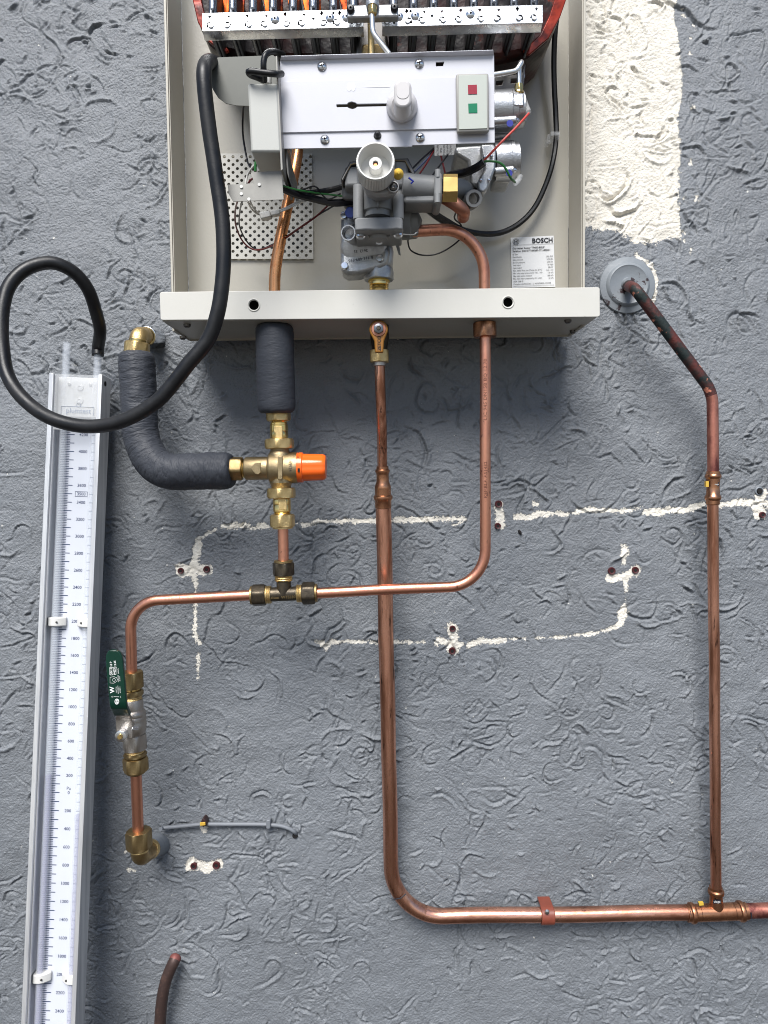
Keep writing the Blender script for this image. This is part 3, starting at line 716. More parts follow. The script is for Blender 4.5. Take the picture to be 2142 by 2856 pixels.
hp('printed_flame', tm, 'ink_white', parent=cp, smooth=0)

# igniter box, its hook plate and bracket
pr = [(571, 200), (573, 186), (580, 174), (592, 165), (610, 160), (762, 154), (770, 160), (773, 172), (776, 298), (660, 294), (630, 288), (608, 272), (594, 250), (580, 215)]
hp('hook_plate', prism(pr, 0.172, 0.0012), 'plate_grey')
ig = hp('igniter_box', prism(rrect(690, 231, 775, 424, 7), 0.205, 0.052, fn=lambda x, y: W(x + (y - 231) * 0.05, y, 0.205)), 'box_grey', 0.0035)
hp('igniter_spigot', lathe(W(743, 236, .19), W(743, 205, .19), [(0, S(14, .19)), (0.010, S(14, .19)), (0.0115, S(11, .19))], 18), 'white_plastic', parent=ig)
vb = hp('box_bracket', prism([(768, 156), (773, 156), (789, 472), (783, 476)], 0.2045, 0.075), 'galv_grey', 0.0003)
bm_ = prism([(635, 515), (710, 511), (699, 481), (785, 476), (791, 556), (650, 562), (638, 542)], .19, .0012, fn=lambda x, y: W(x, y, .186 + (y - 476) * .00001))
hp('bracket_foot', bm_, 'galv_grey', parent=vb)
for x, y, dd in ((673, 520, .1835), (723, 514, .1835), (673, 540, .1835), (694, 555, .1835)):
    q = W(x, y, dd + .004); hp('bracket_hole', lathe(q, q + Vector((0, .0005, 0)), [(0, .0016), (.0004, .0016)], 10), 'white_plastic', parent=vb)
hp('panel_side', prism([(795, 416), (801, 416), (806, 500), (800, 480)], 0.18, 0.08), 'galv_grey', 0.0003)
hp('igniter_lead', tube(wpath([(790, 152, .16), (775, 146, .185), (757, 144, .205), (742, 152, .212), (736, 168, .213), (735, 188, .212), (737, 206, .208), (738, 225, .20)]), S(8, .2), 12), 'rubber')
hp('igniter_lead', tube(wpath([(786, 206, .200), (768, 206, .212), (735, 203, .214), (706, 199, .214), (694, 200, .213), (698, 208, .207), (718, 216, .200), (735, 224, .192)]), S(8.5, .2), 12), 'rubber')

# water valve body (grey plastic) and its white dial
DV = 0.165
vm = MB()
valve = hp('water_valve', prism([(1010, 545), (1020, 488), (1080, 470), (1128, 478), (1128, 570), (1098, 590), (1012, 590)], DV, 0.06), 'valve_plastic', 0.004)
hp('valve_lug', prism(rrect(953, 484, 1020, 552, 12), DV - .012, 0.035), 'valve_plastic', 0.003, parent=valve)
hp('valve_lug', prism(rrect(961, 462, 1003, 520, 9), DV + .004, 0.03), 'valve_plastic', 0.003, parent=valve)
hp('valve_lug', prism(rrect(1100, 440, 1140, 520, 8), DV + .004, 0.04), 'valve_plastic', 0.003, parent=valve)
hp('valve_plate', prism([(950, 500), (976, 450), (1002, 446), (1002, 455), (980, 460), (956, 506)], DV + .006, 0.03), 'steel_dark', 0.001, parent=valve)
hp('valve_plate', prism([(1096, 442), (1138, 440), (1160, 486), (1148, 486), (1130, 450), (1096, 448)], DV + .006, 0.03), 'steel_dark', 0.001, parent=valve)
hp('valve_column', cyl(W(999, 518, DV + .008), W(999, 612, DV + .008), S(14, DV)), 'valve_plastic', parent=valve)
hp('valve_column', cyl(W(1110, 545, DV + .008), W(1111, 612, DV + .008), S(15, DV)), 'valve_plastic', parent=valve)
hp('valve_barrel', lathe(W(1054, 530, DV), W(1054, 606, DV), [(0, S(44, DV)), (S(58, DV), S(43, DV)), (S(60, DV), S(42, DV)), (S(62, DV), S(37, DV)), (S(76, DV), S(37, DV))], 32), 'valve_plastic', parent=valve)
hp('barrel_rib', box(1051, 548, 1056, 576, DV + .021, 0.01), 'valve_plastic', 0.0006, parent=valve)
flm = [(989, 609), (1000, 606), (1112, 604), (1123, 608), (1124, 640), (1105, 639), (1085, 641), (1050, 642), (1020, 641), (990, 643)]
hp('valve_flange', prism(flm, DV + .020, 0.052), 'valve_plastic', 0.0016, parent=valve)
hp('outlet_boss', lathe(W(1056, 640, DV), W(1056, 668, DV), [(0, S(30, DV)), (S(24, DV), S(26, DV)), (S(28, DV), S(24, DV))], 24), 'valve_plastic', parent=valve)
for (x0, x1) in ((1030, 1012), (1084, 1104)):
    hp('boss_rib', prism([(x0, 640), (x1, 640), (x0, 662)], DV + .004, 0.003), 'valve_plastic', parent=valve)
for x, y in ((1006, 644), (1110, 641)):
    p0 = W(x, y, DV + .006); hp('screw', lathe(p0, p0 - Vector((0, 0, 1)), [(0, S(15, DV)), (.0012, S(15, DV)), (.0014, S(13, DV)), (.006, S(13, DV)), (.0075, S(9, DV))], 20), 'zinc', parent=valve)
p0 = W(1057, 668, DV - .02); hp('screw', lathe(p0, p0 - Vector((0, 0, 1)), [(0, S(13, DV)), (.003, S(13, DV)), (.0045, S(8, DV))], 18), 'zinc', parent=valve)
hp('valve_lid', prism([(1004, 486), (1018, 470), (1060, 462), (1090, 480), (1100, 492), (1108, 506), (1112, 518), (1100, 538), (1078, 546), (1048, 548), (1024, 536), (1012, 515)], DV + .034, 0.014), 'valve_lid', 0.003, parent=valve)
q = W(1097, 524, DV + .0345)
hp('screw_boss', lathe(q, q + Vector((0, -1, 0)), [(0, S(15, DV)), (.003, S(14.5, DV)), (.0032, S(12, DV)), (.001, S(11.5, DV))], 22), 'valve_lid', parent=valve)
hp('screw', lathe(q + Vector((0, -.001, 0)), q + Vector((0, -1, 0)), [(0, S(10.5, DV)), (.0016, S(9, DV)), (.0025, S(4, DV)), (.0022, S(1, DV))], 18), 'steel_dark', parent=valve)
hp('sealing_wax', lathe(W(1110, 488, DV + .028), W(1116, 470, DV + .050), [(0, S(13, DV)), (.004, S(14, DV)), (.007, S(9, DV)), (.009, S(3, DV))], 12), 'yellow_paint', parent=valve)
a0, a1 = W(1052, 514, DV + .034), W(1047, 447, DV + .075)
ax = (a1 - a0).normalized(); Ld = (a1 - a0).length
ax = (Vector((0, -1, 0)) + Vector((0, 0, 0.05))).normalized()
cF = W(1047, 448, .226); cB = cF - ax * .040
hp('dial_collar', lathe(cB, cF, [(0, S(40, .19)), (.010, S(40, .19)), (.0101, S(42, .19)), (.016, S(42, .19)), (.018, S(38, .2))], 32), 'brass_strap', parent=valve)
dm = MB(); prof = [(.014, S(44, .22)), (.016, S(50, .226)), (.037, S(51.5, .226)), (.040, S(51, .226)), (.040, S(47, .226)), (.025, S(41, .226)), (.024, S(39, .226)), (.024, .0001)]
dial = hp('dial', lathe(cB, cF, prof, 48, cap=False), 'white_plastic')
rm = MB()
u_, v_ = perp(ax)
for i in range(72):
    t = 2 * PI * i / 72; o_ = u_ * math.cos(t) + v_ * math.sin(t); s_ = ax.cross(o_)
    r0, r1 = S(49.5, .226), S(52.6, .226); w_ = .0005
    A, B_ = cB + ax * .0165, cB + ax * .038
    rm.add([A + o_ * r1 - s_ * w_, A + o_ * r1 + s_ * w_, B_ + o_ * r1 + s_ * w_, B_ + o_ * r1 - s_ * w_, A + o_ * r0 - s_ * w_ * 2, A + o_ * r0 + s_ * w_ * 2, B_ + o_ * r0 + s_ * w_ * 2, B_ + o_ * r0 - s_ * w_ * 2],
           [(0, 1, 2, 3), (0, 3, 7, 4), (1, 5, 6, 2), (2, 6, 7, 3), (0, 4, 5, 1)])
hp('knurling', rm, 'white_plastic', parent=dial, smooth=0)
hp('dial_hub', lathe(cB + ax * .023, cF + ax, [(0, S(19, .24)), (.011, S(18.5, .24)), (.012, S(17.5, .24)), (.012, S(8, .24)), (.008, S(8, .24)), (.008, .0001)], 28, cap=False), 'white_plastic', parent=dial)
hp('spindle', lathe(cB + ax * .030, cF + ax, [(0, S(6.5, .24)), (.0022, S(6.5, .24)), (.0026, S(5, .24))], 16), 'copper_orange', parent=dial)
hp('locking_screw', lathe(W(1053, 377, DP - .002), W(1053, 377, DP + .004), [(0, S(10, DP)), (.004, S(9, DP)), (.006, S(5, DP))], 14), 'black_plastic')
# right arm of the valve with brass strap, copper stub, inlet boss
hp('valve_arm', cyl(W(1120, 518, DV), W(1224, 528, DV - .005), S(34, DV)), 'valve_plastic', parent=valve)
hp('valve_arm', box(1124, 540, 1226, 566, DV + .004, 0.03), 'valve_plastic', 0.003, parent=valve)
hp('arm_flange', prism([(1212, 494), (1216, 480), (1226, 476), (1232, 484), (1234, 520), (1232, 562), (1226, 568), (1214, 566), (1210, 558)], DV + .014, 0.035), 'valve_plastic', 0.002, parent=valve)
hp('arm_lug', cyl(W(1221, 474, DV + .012), W(1221, 496, DV + .012), S(8, DV)), 'valve_plastic', parent=valve)
hp('arm_lug', cyl(W(1220, 540, DV + .016), W(1220, 566, DV + .016), S(8, DV)), 'valve_plastic', parent=valve)
hp('ink_mark', tube([W(1140, 496, DV + .016), W(1153, 506, DV + .017), W(1146, 512, DV + .017)], .0009, 6), 'ink_blue', parent=valve)
st = MB(); prism([(1237, 494), (1277, 494), (1277, 534), (1236, 534)], DV + .022, 0.001, mb=st)
pts = [W(1236, 534.4, DV + .022), W(1277, 534.4, DV + .022), W(1275, 563, DV + .014), W(1234, 563, DV + .014)]
st.add(pts + [p_ + Vector((0, .001, 0)) for p_ in pts], [(0, 3, 2, 1), (4, 5, 6, 7), (0, 1, 5, 4), (1, 2, 6, 5), (2, 3, 7, 6), (3, 0, 4, 7)])
pts = [W(1237, 485, DV + .012), W(1277, 485, DV + .012), W(1277, 493.6, DV + .022), W(1237, 493.6, DV + .022)]
st.add(pts + [p_ + Vector((0, .001, 0)) for p_ in pts], [(0, 3, 2, 1), (4, 5, 6, 7), (0, 1, 5, 4), (1, 2, 6, 5), (2, 3, 7, 6), (3, 0, 4, 7)])
hp('brass_strap', st, 'brass_strap', 0.0003)
hp('inlet_elbow', tube(fillet([W(1232, 528, DV - .02), W(1290, 522, DV - .025), W(1308, 560, DV - .06)], 0.02), S(26, .15), 22), 'valve_plastic', parent=valve)
hp('inlet_boss', lathe(W(1310, 560, .125), W(1325, 552, .155), [(0, S(26, .14)), (.02, S(24, .14)), (.026, S(22, .14)), (.026, S(15, .14)), (.015, S(14, .14))], 22, cap=False), 'valve_plastic', parent=valve)
hp('copper_stub', tube(fillet([W(1238, 550, .15), W(1275, 572, .155), W(1294, 590, .150), W(1292, 605, .125)], 0.012, 8), S(17, .14), 16), 'copper_dull')
hp('rear_body', lathe(W(1122, 620, .125), W(1165, 620, .125), [(0, S(46, .125)), (S(20, .125), S(46, .125)), (S(24, .125), S(36, .125)), (S(42, .125), S(34, .125))], 28), 'valve_plastic', parent=valve)
hp('rear_flange', prism([(1128, 585), (1168, 590), (1178, 612), (1168, 636), (1168, 650), (1125, 655)], .13, 0.02), 'valve_plastic', 0.002, parent=valve)
# gas regulator (die cast) under the valve
DG = 0.122
rg_o = [(950, 602), (958, 590), (972, 583), (1000, 590), (1082, 690), (1086, 705), (1080, 735), (1062, 748), (1000, 765), (968, 766), (955, 758), (949, 744)]
reg = hp('gas_regulator', prism(rg_o, DG, 0.028), 'diecast', 0.004)
hp('regulator_dome', lathe(W(1014, 690, DG - .002), W(1014, 690, DG + .05), [(0, S(64, DG)), (.002, S(62, DG)), (.004, S(57, DG)), (.0046, S(54, DG)), (.0048, .0001)], 48, cap=False), 'diecast', parent=reg)
hp('regulator_side', prism([(1050, 660), (1092, 668), (1098, 700), (1094, 738), (1066, 752), (1040, 730)], DG - .006, 0.05), 'diecast', 0.004, parent=reg)
for x, y in ((959, 602), (961, 742), (1059, 721)):
    q = W(x, y, DG + .001); hp('rivet', lathe(q, q + Vector((0, -1, 0)), [(0, S(11, DG)), (.002, S(10.5, DG)), (.003, S(8.5, DG)), (.0031, .0001)], 18, cap=False), 'zinc', parent=reg)
p0, p1 = W(1000, 668, DG - .01), W(971, 649, DG + .035)
L_ = (p1 - p0).length
hp('threaded_port', lathe(p0, p1, [(0, S(22, DG)), (L_ - .002, S(21, .14)), (L_, S(20, .14)), (L_, S(17, .14)), (L_ - .003, S(16, .14)), (L_ - .004, S(17, .14)), (L_ - .006, S(15.4, .14)), (L_ - .008, S(16.6, .14)), (L_ - .010, S(15, .14)), (L_ - .012, S(16, .14)), (L_ - .014, .0001)], 28, cap=False), 'diecast_shiny', parent=reg)
p0, p1 = W(992, 600, DG + .004), W(976, 593, DG + .024)
hp('blue_cap', cyl(p0, p1, S(15, .14), 20, bev=.001), 'blue_plastic', parent=reg)
tm = MB(); up180 = (Vector((-1, 0, 0.04)), Vector((-0.04, 0, -1)))
text('8-716-489-996', 11.5 * S(1, DG), plane_fn(W(1006, 722, DG + .0050), Vector((-1, 0, -.15)).normalized(), Vector((.15, 0, -1)).normalized()), tm, bold=.01)
text('2612  55', 11 * S(1, DG), plane_fn(W(1006, 700, DG + .0050), Vector((-1, 0, -.08)).normalized(), Vector((.08, 0, -1)).normalized()), tm, bold=.01)
hp('stamped_print', tm, 'ink', parent=reg, smooth=0)
hp('regulator_label', prism([(1030, 670), (1046, 667), (1046, 683), (1031, 685)], DG + .0054, .0002), 'sticker', parent=reg)
p0, p1 = W(1056, 748, .105), W(1056, 783, .105)
un = hp('union_nut', nut(p0, p1, S(38, .105), phase=.2), 'diecast', label='grey hexagon union nut under the regulator')
p0, p1 = W(1057, 775, .105), W(1057, 825, .105); k = S(1, .105)
hp('brass_nipple', lathe(p0, p1, [(0, 29 * k), (13 * k, 29 * k), (14 * k, 27 * k), (20 * k, 27 * k), (21 * k, 25 * k), (24 * k, 27 * k), (27 * k, 25 * k), (30 * k, 27 * k), (33 * k, 25 * k), (50 * k, 25 * k)], 24), 'brass_shiny')
hp('sealant_band', lathe(W(1057, 776, .105), W(1057, 800, .105), [(0, 29.6 * k), (11 * k, 29.6 * k), (12 * k, 28 * k)], 20, cap=False), 'yellow_paint')
hp('steel_flap', prism([(1096, 660), (1108, 650), (1118, 712), (1112, 710)], .12, .001), 'galv_grey')
# gas solenoids on the right
def solenoid(x0, x1, yc, r, dd, tail, nm):
    p0, p1 = W(x0, yc, dd), W(x1, yc - 6, dd); L_ = (p1 - p0).length; k = S(1, dd)
    s = hp(nm, lathe(p0, p1, [(0, r * k), (L_ * .62, r * k), (L_ * .63, r * k * .985), (L_ * .64, r * k), (L_ * .78, r * k), (L_ * .80, r * k * .9), (L_ * .97, r * k * .9), (L_, r * k * .8)], 32), 'diecast_shiny', 0)
    hp('solenoid_lug', cyl(W(x0, yc + r * .55, dd + .012), W(x0 + (x1 - x0) * .8, yc + r * .55 - 5, dd + .012), 12 * k, 18, bev=.001), 'diecast_shiny', parent=s)
    q = W(x0 + (x1 - x0) * .8, yc + r * .55 - 5, dd + .012); hp('bolt', lathe(q, q + Vector((1, 0, 0)), [(0, 7 * k), (5 * k, 6 * k), (8 * k, 3 * k)], 14), 'zinc', parent=s)
    hp('solenoid_base', box(x0, yc + r * .5, x0 + (x1 - x0) * .66, yc + r * 1.12, dd - .004, .03), 'diecast', .002, parent=s)
    q = W(x0 + (x1 - x0) * .62, yc + r * .62, dd + .0178); hp('ink_mark', lathe(q, q + Vector((0, -1, 0)), [(0, 9 * k), (.0003, 9 * k)], 14), 'ink_blue', parent=s)
    hp('terminal_block', box(x1 - 3, yc - r * .12, x1 + 9, yc + r * .52, dd + .002, .014), 'diecast', .0012, parent=s)
    return s
s1 = solenoid(1360, 1460, 312, 52, .13, 0, 'gas_solenoid')
s2 = solenoid(1378, 1446, 452, 50, .12, 0, 'gas_solenoid')
hp('valve_housing', prism([(1268, 408), (1352, 402), (1372, 400), (1372, 480), (1352, 530), (1335, 520), (1312, 515), (1305, 450), (1270, 430)], .125, .05), 'diecast', .003)
hp('housing_flange', prism([(1340, 402), (1378, 400), (1386, 414), (1382, 470), (1360, 526), (1350, 537), (1336, 532), (1332, 505), (1352, 470)], .140, .012), 'diecast', .002)
hp('upper_housing', prism([(1366, 250), (1430, 246), (1430, 380), (1366, 390)], .122, .05), 'diecast', .003)
for x, y in ((1370, 437), (1350, 440), (1363, 504), (1341, 504)):
    q = W(x, y, .1405); hp('bolt', lathe(q, q + Vector((0, -1, 0)), [(0, S(5, .14)), (.002, S(4.5, .14)), (.003, S(2, .14))], 12), 'zinc')
hp('slotted_frame', prism([(1370, 214), (1456, 206), (1462, 180), (1466, 180), (1462, 232), (1458, 258), (1370, 262)], .112, .004, holes=[[(1384, 226), (1404, 224), (1400, 236), (1384, 238)], [(1426, 220), (1448, 218), (1446, 230), (1424, 232)]]), 'steel_dark', .0006)
pn = nut(W(1446, 262, .143), W(1447, 236, .143), S(11, .143)); lathe(W(1446, 262, .143), W(1446, 256, .143), [(0, S(15, .14)), (.0022, S(14, .14))], 20, pn)
hp('brass_nut', pn, 'brass_shiny')
hp('nut_pad', box(1431, 258, 1462, 296, .150, .03), 'diecast_shiny', .0015)
hp('pilot_tube', tube(fillet([W(1370, 210, .165), W(1440, 198, .160), W(1456, 172, .158), W(1448, 178, .143), W(1448, 240, .143)], [.01, .006, .004], 8), S(6.5, .15), 12), 'alu_tube')
hp('pilot_feed', prism([(1448, 180), (1466, 150), (1464, 215), (1456, 230)], .10, .001), 'zinc')
hp('terminal_sleeve', tube(wpath([(1462, 276, .136), (1468, 295, .142), (1475, 312, .146)]), S(7, .14), 10), 'clear_thin')
hp('terminal_sleeve', tube(wpath([(1452, 492, .128), (1444, 504, .132), (1436, 512, .134)]), S(7, .14), 10), 'clear_thin')
# copper pipes inside the casing
ci = MB(); tube(wpath([(832, 380, .085), (829, 430, .088), (813, 520, .094), (794, 610, .098), (778, 690, .10), (768, 755, .10), (766, 800, .10), (766, 842, .10)]), S(15.5, .095), 18, ci)
hp('copper_pipe', ci, 'copper_orange')
ci = MB(); tube(fillet([W(1150, 645, .12), W(1349, 634, .108), W(1352, 860, .10)], .045, 12), S(15.5, .1), 18, ci)
hp('copper_pipe', ci, 'copper')
hp('retaining_clip', tube(wpath([(1120, 652, .155), (1150, 654, .15), (1162, 648, .148), (1165, 640, .146)]), S(2, .15), 8), 'zinc')
# wiring
def wire(pts, r, m, nm='wire', n=8): hp(nm, tube(wpath(pts, n), r, 8), m)
wire([(1170, 565, .10), (1200, 588, .09), (1245, 615, .07), (1290, 640, .055), (1345, 652, .045), (1400, 648, .040), (1450, 622, .040), (1490, 580, .040), (1520, 520, .042), (1541, 455, .044), (1551, 385, .042), (1550, 320, .042), (1546, 240, .046), (1545, 160, .052), (1549, 80, .060), (1558, 20, .062), (1566, -60, .062)], S(7.5, .05), 'rubber', 'power_cable')
wire([(1165, 562, .115), (1190, 580, .10), (1215, 600, .085), (1245, 620, .07)], S(11, .1), 'rubber', 'cable_sleeve')
cc = hp('cable_clip', prism([(1536, 366), (1562, 366), (1560, 378), (1536, 380)], .052, .02), 'clear_thin', .001)
hp('clip_tab', prism([(1527, 374), (1536, 372), (1536, 398), (1524, 400)], .036, .012), 'clear_thin', .001, parent=cc)
hp('clip_tab', prism([(1555, 370), (1564, 368), (1558, 392), (1555, 390)], .05, .012), 'clear_thin', .001, parent=cc)
wire([(785, 524, .175), (820, 540, .165), (870, 553, .15), (930, 566, .145), (990, 560, .14), (1010, 556, .14)], S(10, .15), 'black_plastic', 'wire_sleeve')
wire([(785, 528, .17), (850, 538, .15), (910, 532, .14), (960, 520, .14), (1000, 512, .14)], S(8, .15), 'black_plastic', 'wire_sleeve')
wire([(790, 519, .178), (830, 530, .17), (880, 538, .155), (940, 545, .15), (975, 550, .15)], S(2.5, .15), 'wire_green')
wire([(800, 532, .17), (840, 530, .165), (870, 520, .16), (885, 524, .16), (900, 545, .15), (918, 556, .15), (950, 540, .15)], S(2.2, .15), 'black_plastic')
wire([(662, 562, .17), (656, 590, .12), (658, 630, .08), (675, 670, .06), (700, 693, .055), (730, 696, .06), (780, 675, .09), (830, 640, .12), (880, 605, .125), (915, 573, .125)], S(2.4, .12), 'wire_darkred')
wire([(675, 563, .17), (669, 590, .12), (668, 630, .08), (685, 668, .06), (708, 692, .055), (735, 693, .06), (790, 665, .092), (840, 632, .12), (890, 598, .125), (935, 572, .125)], S(2.2, .12), 'black_plastic')
wire([(690, 560, .17), (700, 580, .14), (715, 595, .12), (728, 600, .11)], S(2.4, .12), 'wire_white')
wire([(696, 558, .17), (706, 578, .14), (718, 592, .12), (728, 597, .11)], S(2.4, .12), 'wire_white')
cn = hp('wire_connector', prism([(722, 592), (752, 586), (756, 603), (727, 610)], .118, .01), 'white_plastic', .001)
hp('connector_half', prism([(751, 587), (779, 583), (781, 596), (755, 601)], .116, .008), 'white_plastic', .001, parent=cn)
wire([(778, 588, .112), (800, 578, .12), (830, 563, .13), (850, 556, .14)], S(2.4, .12), 'wire_white')
wire([(779, 592, .112), (802, 582, .12), (832, 568, .13), (850, 560, .14)], S(2.4, .12), 'wire_white')
wire([(688, 288, .17), (680, 296, .165), (677, 330, .15), (678, 380, .14), (688, 440, .14), (695, 462, .145), (706, 474, .15)], S(2.6, .15), 'black_plastic')
wire([(684, 516, .15), (690, 490, .15), (700, 472, .155), (712, 458, .16)], S(2.8, .15), 'wire_white')
wire([(692, 512, .16), (700, 502, .165), (708, 496, .17)], S(2.8, .15), 'wire_darkred')
wire([(712, 478, .16), (712, 466, .16), (714, 450, .16)], S(4, .15), 'wire_green')
wire([(1475, 316, .148), (1440, 355, .155), (1400, 395, .158), (1350, 448, .155)], S(3.2, .15), 'wire_red')
wire([(1436, 508, .136), (1424, 496, .150), (1410, 470, .155), (1395, 455, .157), (1375, 450, .157), (1350, 450, .155)], S(3.2, .15), 'wire_green')
wire([(1350, 452, .150), (1330, 466, .145), (1300, 480, .13), (1262, 488, .12), (1240, 495, .115)], S(11, .14), 'black_plastic', 'wire_sleeve')
wire([(1150, 470, .12), (1180, 440, .11), (1215, 410, .10), (1230, 396, .10)], S(2.6, .11), 'black_plastic')
wire([(1156, 480, .12), (1185, 450, .11), (1205, 425, .10), (1220, 400, .10)], S(2.6, .11), 'ink_navy')
wire([(1168, 488, .12), (1190, 455, .11), (1210, 420, .10)], S(2.4, .11), 'wire_darkred')
wire([(1205, 490, .12), (1235, 450, .11), (1262, 415, .10), (1280, 395, .10)], S(2.4, .11), 'black_plastic')
wire([(1228, 428, .10), (1236, 460, .10), (1242, 486, .10)], S(2.4, .11), 'wire_darkred')
wire([(1140, 656, .07), (1138, 675, .06), (1146, 698, .05), (1175, 711, .045), (1215, 709, .045), (1255, 690, .045), (1290, 658, .05), (1286, 628, .06), (1268, 610, .08), (1272, 590, .10)], S(2.2, .05), 'black_plastic')
wire([(1330, 524, .12), (1318, 545, .11), (1300, 562, .10)], S(2.2, .1), 'black_plastic')
hp('warning_tape', prism([(1212, 400), (1272, 398), (1272, 432), (1212, 434)], .105, .0004), 'clear_thin')
tm = MB()
for i, t_ in enumerate(('ACTURE', '806', 'TON PR', '7106 604', 'CTION')): text(t_, 8 * S(1, .105), plane_fn(W(1221 + i * 9, 418, .1056), Vector((0, 0, 1)), Vector((-1, 0, 0))), tm)
hp('tape_print', tm, 'ink', smooth=0)

# fittings that pass through the tray: black thread collars
for x, nm in ((766, 'inlet_collar'), (1352, 'outlet_collar')):
    p0 = W(x, 880, .10); p0.z = fz_ + .0008
    hp(nm, lathe(p0, p0 - Vector((0, 0, 1)), [(0, S(25, .1)), (.006, S(25, .1)), (.0065, S(22, .1)), (.012, S(22, .1))], 24), 'steel_dark')

# ------------------------------------------------------------------ water pipes below the heater
def ring_nut(p0, p1, af, mb=None, phase=.3): return nut(p0, p1, af, mb, phase)
# cold water pipe on the right, with its brass nut
DC = 0.095
ka = [W(1353, 905, .10), W(1354, 1632, DC), W(868, 1655, .09)]
cold = thing('copper_water_pipe', W(1354, 1545, DC), 'bright copper water pipe bending from the heater down and left to the tee', 'pipe')
cpth = fillet(ka, .042, 14)
finish('pipe', tube(wob(cpth, .0004, 5), S(15.2, DC), 20), 'copper', cold)
p0, p1 = W(1352, 900, .10), W(1353, 941, .10); k = S(1, .1)
finish('compression_nut', nut(p0, p1, 30 * k, phase=.25), 'bronze', cold)
# stamped lettering along the pipe (reads upward)
def pipe_print(body, size, pa, pb, r, th0, mb, sx=1.0):
    a_ = (pb - pa).normalized(); u_, v_ = perp(a_)
    if v_.x < 0: v_ = -v_
    def fn(u, v):
        t = th0 - v / r
        return pa + (pb - pa) * .5 + a_ * u + (u_ * math.cos(t) + v_ * math.sin(t)) * (r + .00025)
    return text(body, size, fn, mb, sx=sx)
r_ = S(15.2, DC); tm = MB()
pipe_print('KEMBLA AS1432', 12.5 * k, W(1354, 1405, .097), W(1354, 1270, .098), r_, -.1, tm, 1.15); finish('stamped_print', tm, 'pipe_stamp', cold, smooth=0); tm = MB()
pipe_print('LIC 945 DN15B BQ 12.70', 12.5 * k, W(1353, 1205, .098), W(1353, 970, .10), r_, -.1, tm, 1.25)
finish('stamped_print', tm, 'pipe_stamp', cold, smooth=0)
# tee
DT = 0.09
tc0 = W(792, 1657, DT); k = S(1, DT)
tee = thing('compression_tee', tc0, 'dark brass compression tee joining three copper water pipes', 'pipe fitting')
xa, xb = W(703, 1660, DT), W(880, 1653, DT); axd = (xb - xa).normalized(); up = (W(790, 1560, DT) - tc0).normalized()
tb = MB(); cyl(xa + axd * 45 * k, xb - axd * 45 * k, 20 * k, 24, tb)
finish('tee_run', tb, 'brass_dark', tee)
finish('tee_branch', lathe(tc0, tc0 + up, [(0, 21 * k), (38 * k, 20 * k), (45 * k, 20 * k)], 24), 'brass_dark', tee)
def compression(pc, dr, parent, col='brass_dark'):
    """thread rings + hexagon nut + lip, pc = inner end, dr = outward direction"""
    finish('thread', lathe(pc, pc + dr, [(0, 24 * k), (3 * k, 25.5 * k), (5 * k, 24 * k), (8 * k, 25.5 * k), (10 * k, 24 * k), (14 * k, 25.5 * k), (17 * k, 24 * k)], 24), 'brass', parent)
    finish('compression_nut', nut(pc + dr * 15 * k, pc + dr * 52 * k, 27.5 * k, phase=.35), col, parent)
    finish('nut_lip', lathe(pc + dr * 52 * k, pc + dr * 80 * k, [(0, 26 * k), (5 * k, 26 * k), (6 * k, 24 * k), (6 * k, 16 * k)], 24, cap=False), 'brass_aged', parent)
compression(tc0 - axd * 36 * k, -axd, tee); compression(tc0 + axd * 36 * k, axd, tee); compression(tc0 + up * 38 * k, up, tee)
tm = MB(); text('elson  WTS330', 11 * k, lambda u, v: tc0 + axd * u + Vector((0, -1, 0)) * (20.3 * k) + Vector((0, 0, 1)) * (v - 6 * k), tm); finish('raised_marks', tm, 'brass_aged', tee, smooth=0)
# branch from tee up to mixing valve
pb_ = finish('short_copper_pipe', tube([W(789, 1462, DT), W(791, 1585, DT)], S(15, DT), 20), 'copper', loc=W(791, 1585, DT))
tag(pb_, 'short straight copper pipe between the brass tee and the mixing valve', 'pipe')
# left water pipe down to the isolating valve
DL = 0.075
lp = finish('bent_copper_pipe', tube(fillet([W(712, 1659, .088), W(363, 1678, .08), W(368, 1890, DL)], .036, 14), S(15, .08), 20), 'copper', loc=W(368, 1880, DL))
tag(lp, 'bent copper water pipe running from the tee left and down to the green-handled valve', 'pipe')
# isolating ball valve with green handle
A, B = W(367, 1868, DL), W(380, 2172, DL); ax = (B - A).normalized(); k = S(1, DL)
bvt = thing('ball_valve', B, 'nickel ball valve with long green lever handle on the left water pipe', 'valve')
def seg(y0, y1): return A + ax * ((y0 - 1868) * k), A + ax * ((y1 - 1868) * k)
p0, p1 = seg(1872, 1920); finish('compression_nut', nut(p0, p1, 28 * k, phase=.5), 'brass_aged', bvt)
p0, p1 = seg(1919, 1926); finish('sleeve', cyl(p0, p1, 21 * k), 'brass_shiny', bvt)
p0, p1 = seg(1926, 1943); finish('union_hexagon', nut(p0, p1, 26 * k, phase=.2), 'brass_aged', bvt)
p0, p1 = seg(1942, 1955); finish('thread', lathe(p0, p1, [(0, 24 * k), (3 * k, 25.5 * k), (6 * k, 24 * k), (9 * k, 25.5 * k), (13 * k, 24 * k)], 24), 'brass', bvt)
p0, p1 = seg(1952, 2098); bodym = lathe(p0, p1, [(0, 27 * k), (1.5 * k, 28 * k), (30 * k, 28 * k), (36 * k, 33 * k), (42 * k, 34 * k), (48 * k, 33 * k), (50 * k, 34 * k), (58 * k, 34.5 * k), (66 * k, 34 * k), (68 * k, 35 * k), (92 * k, 33 * k), (100 * k, 29 * k), (104 * k, 28 * k)], 32)
p2, p3 = seg(2052, 2098); nut(p2, p3, 30 * k, bodym, phase=.55)
bvb = finish('valve_body', bodym, 'nickel', bvt)
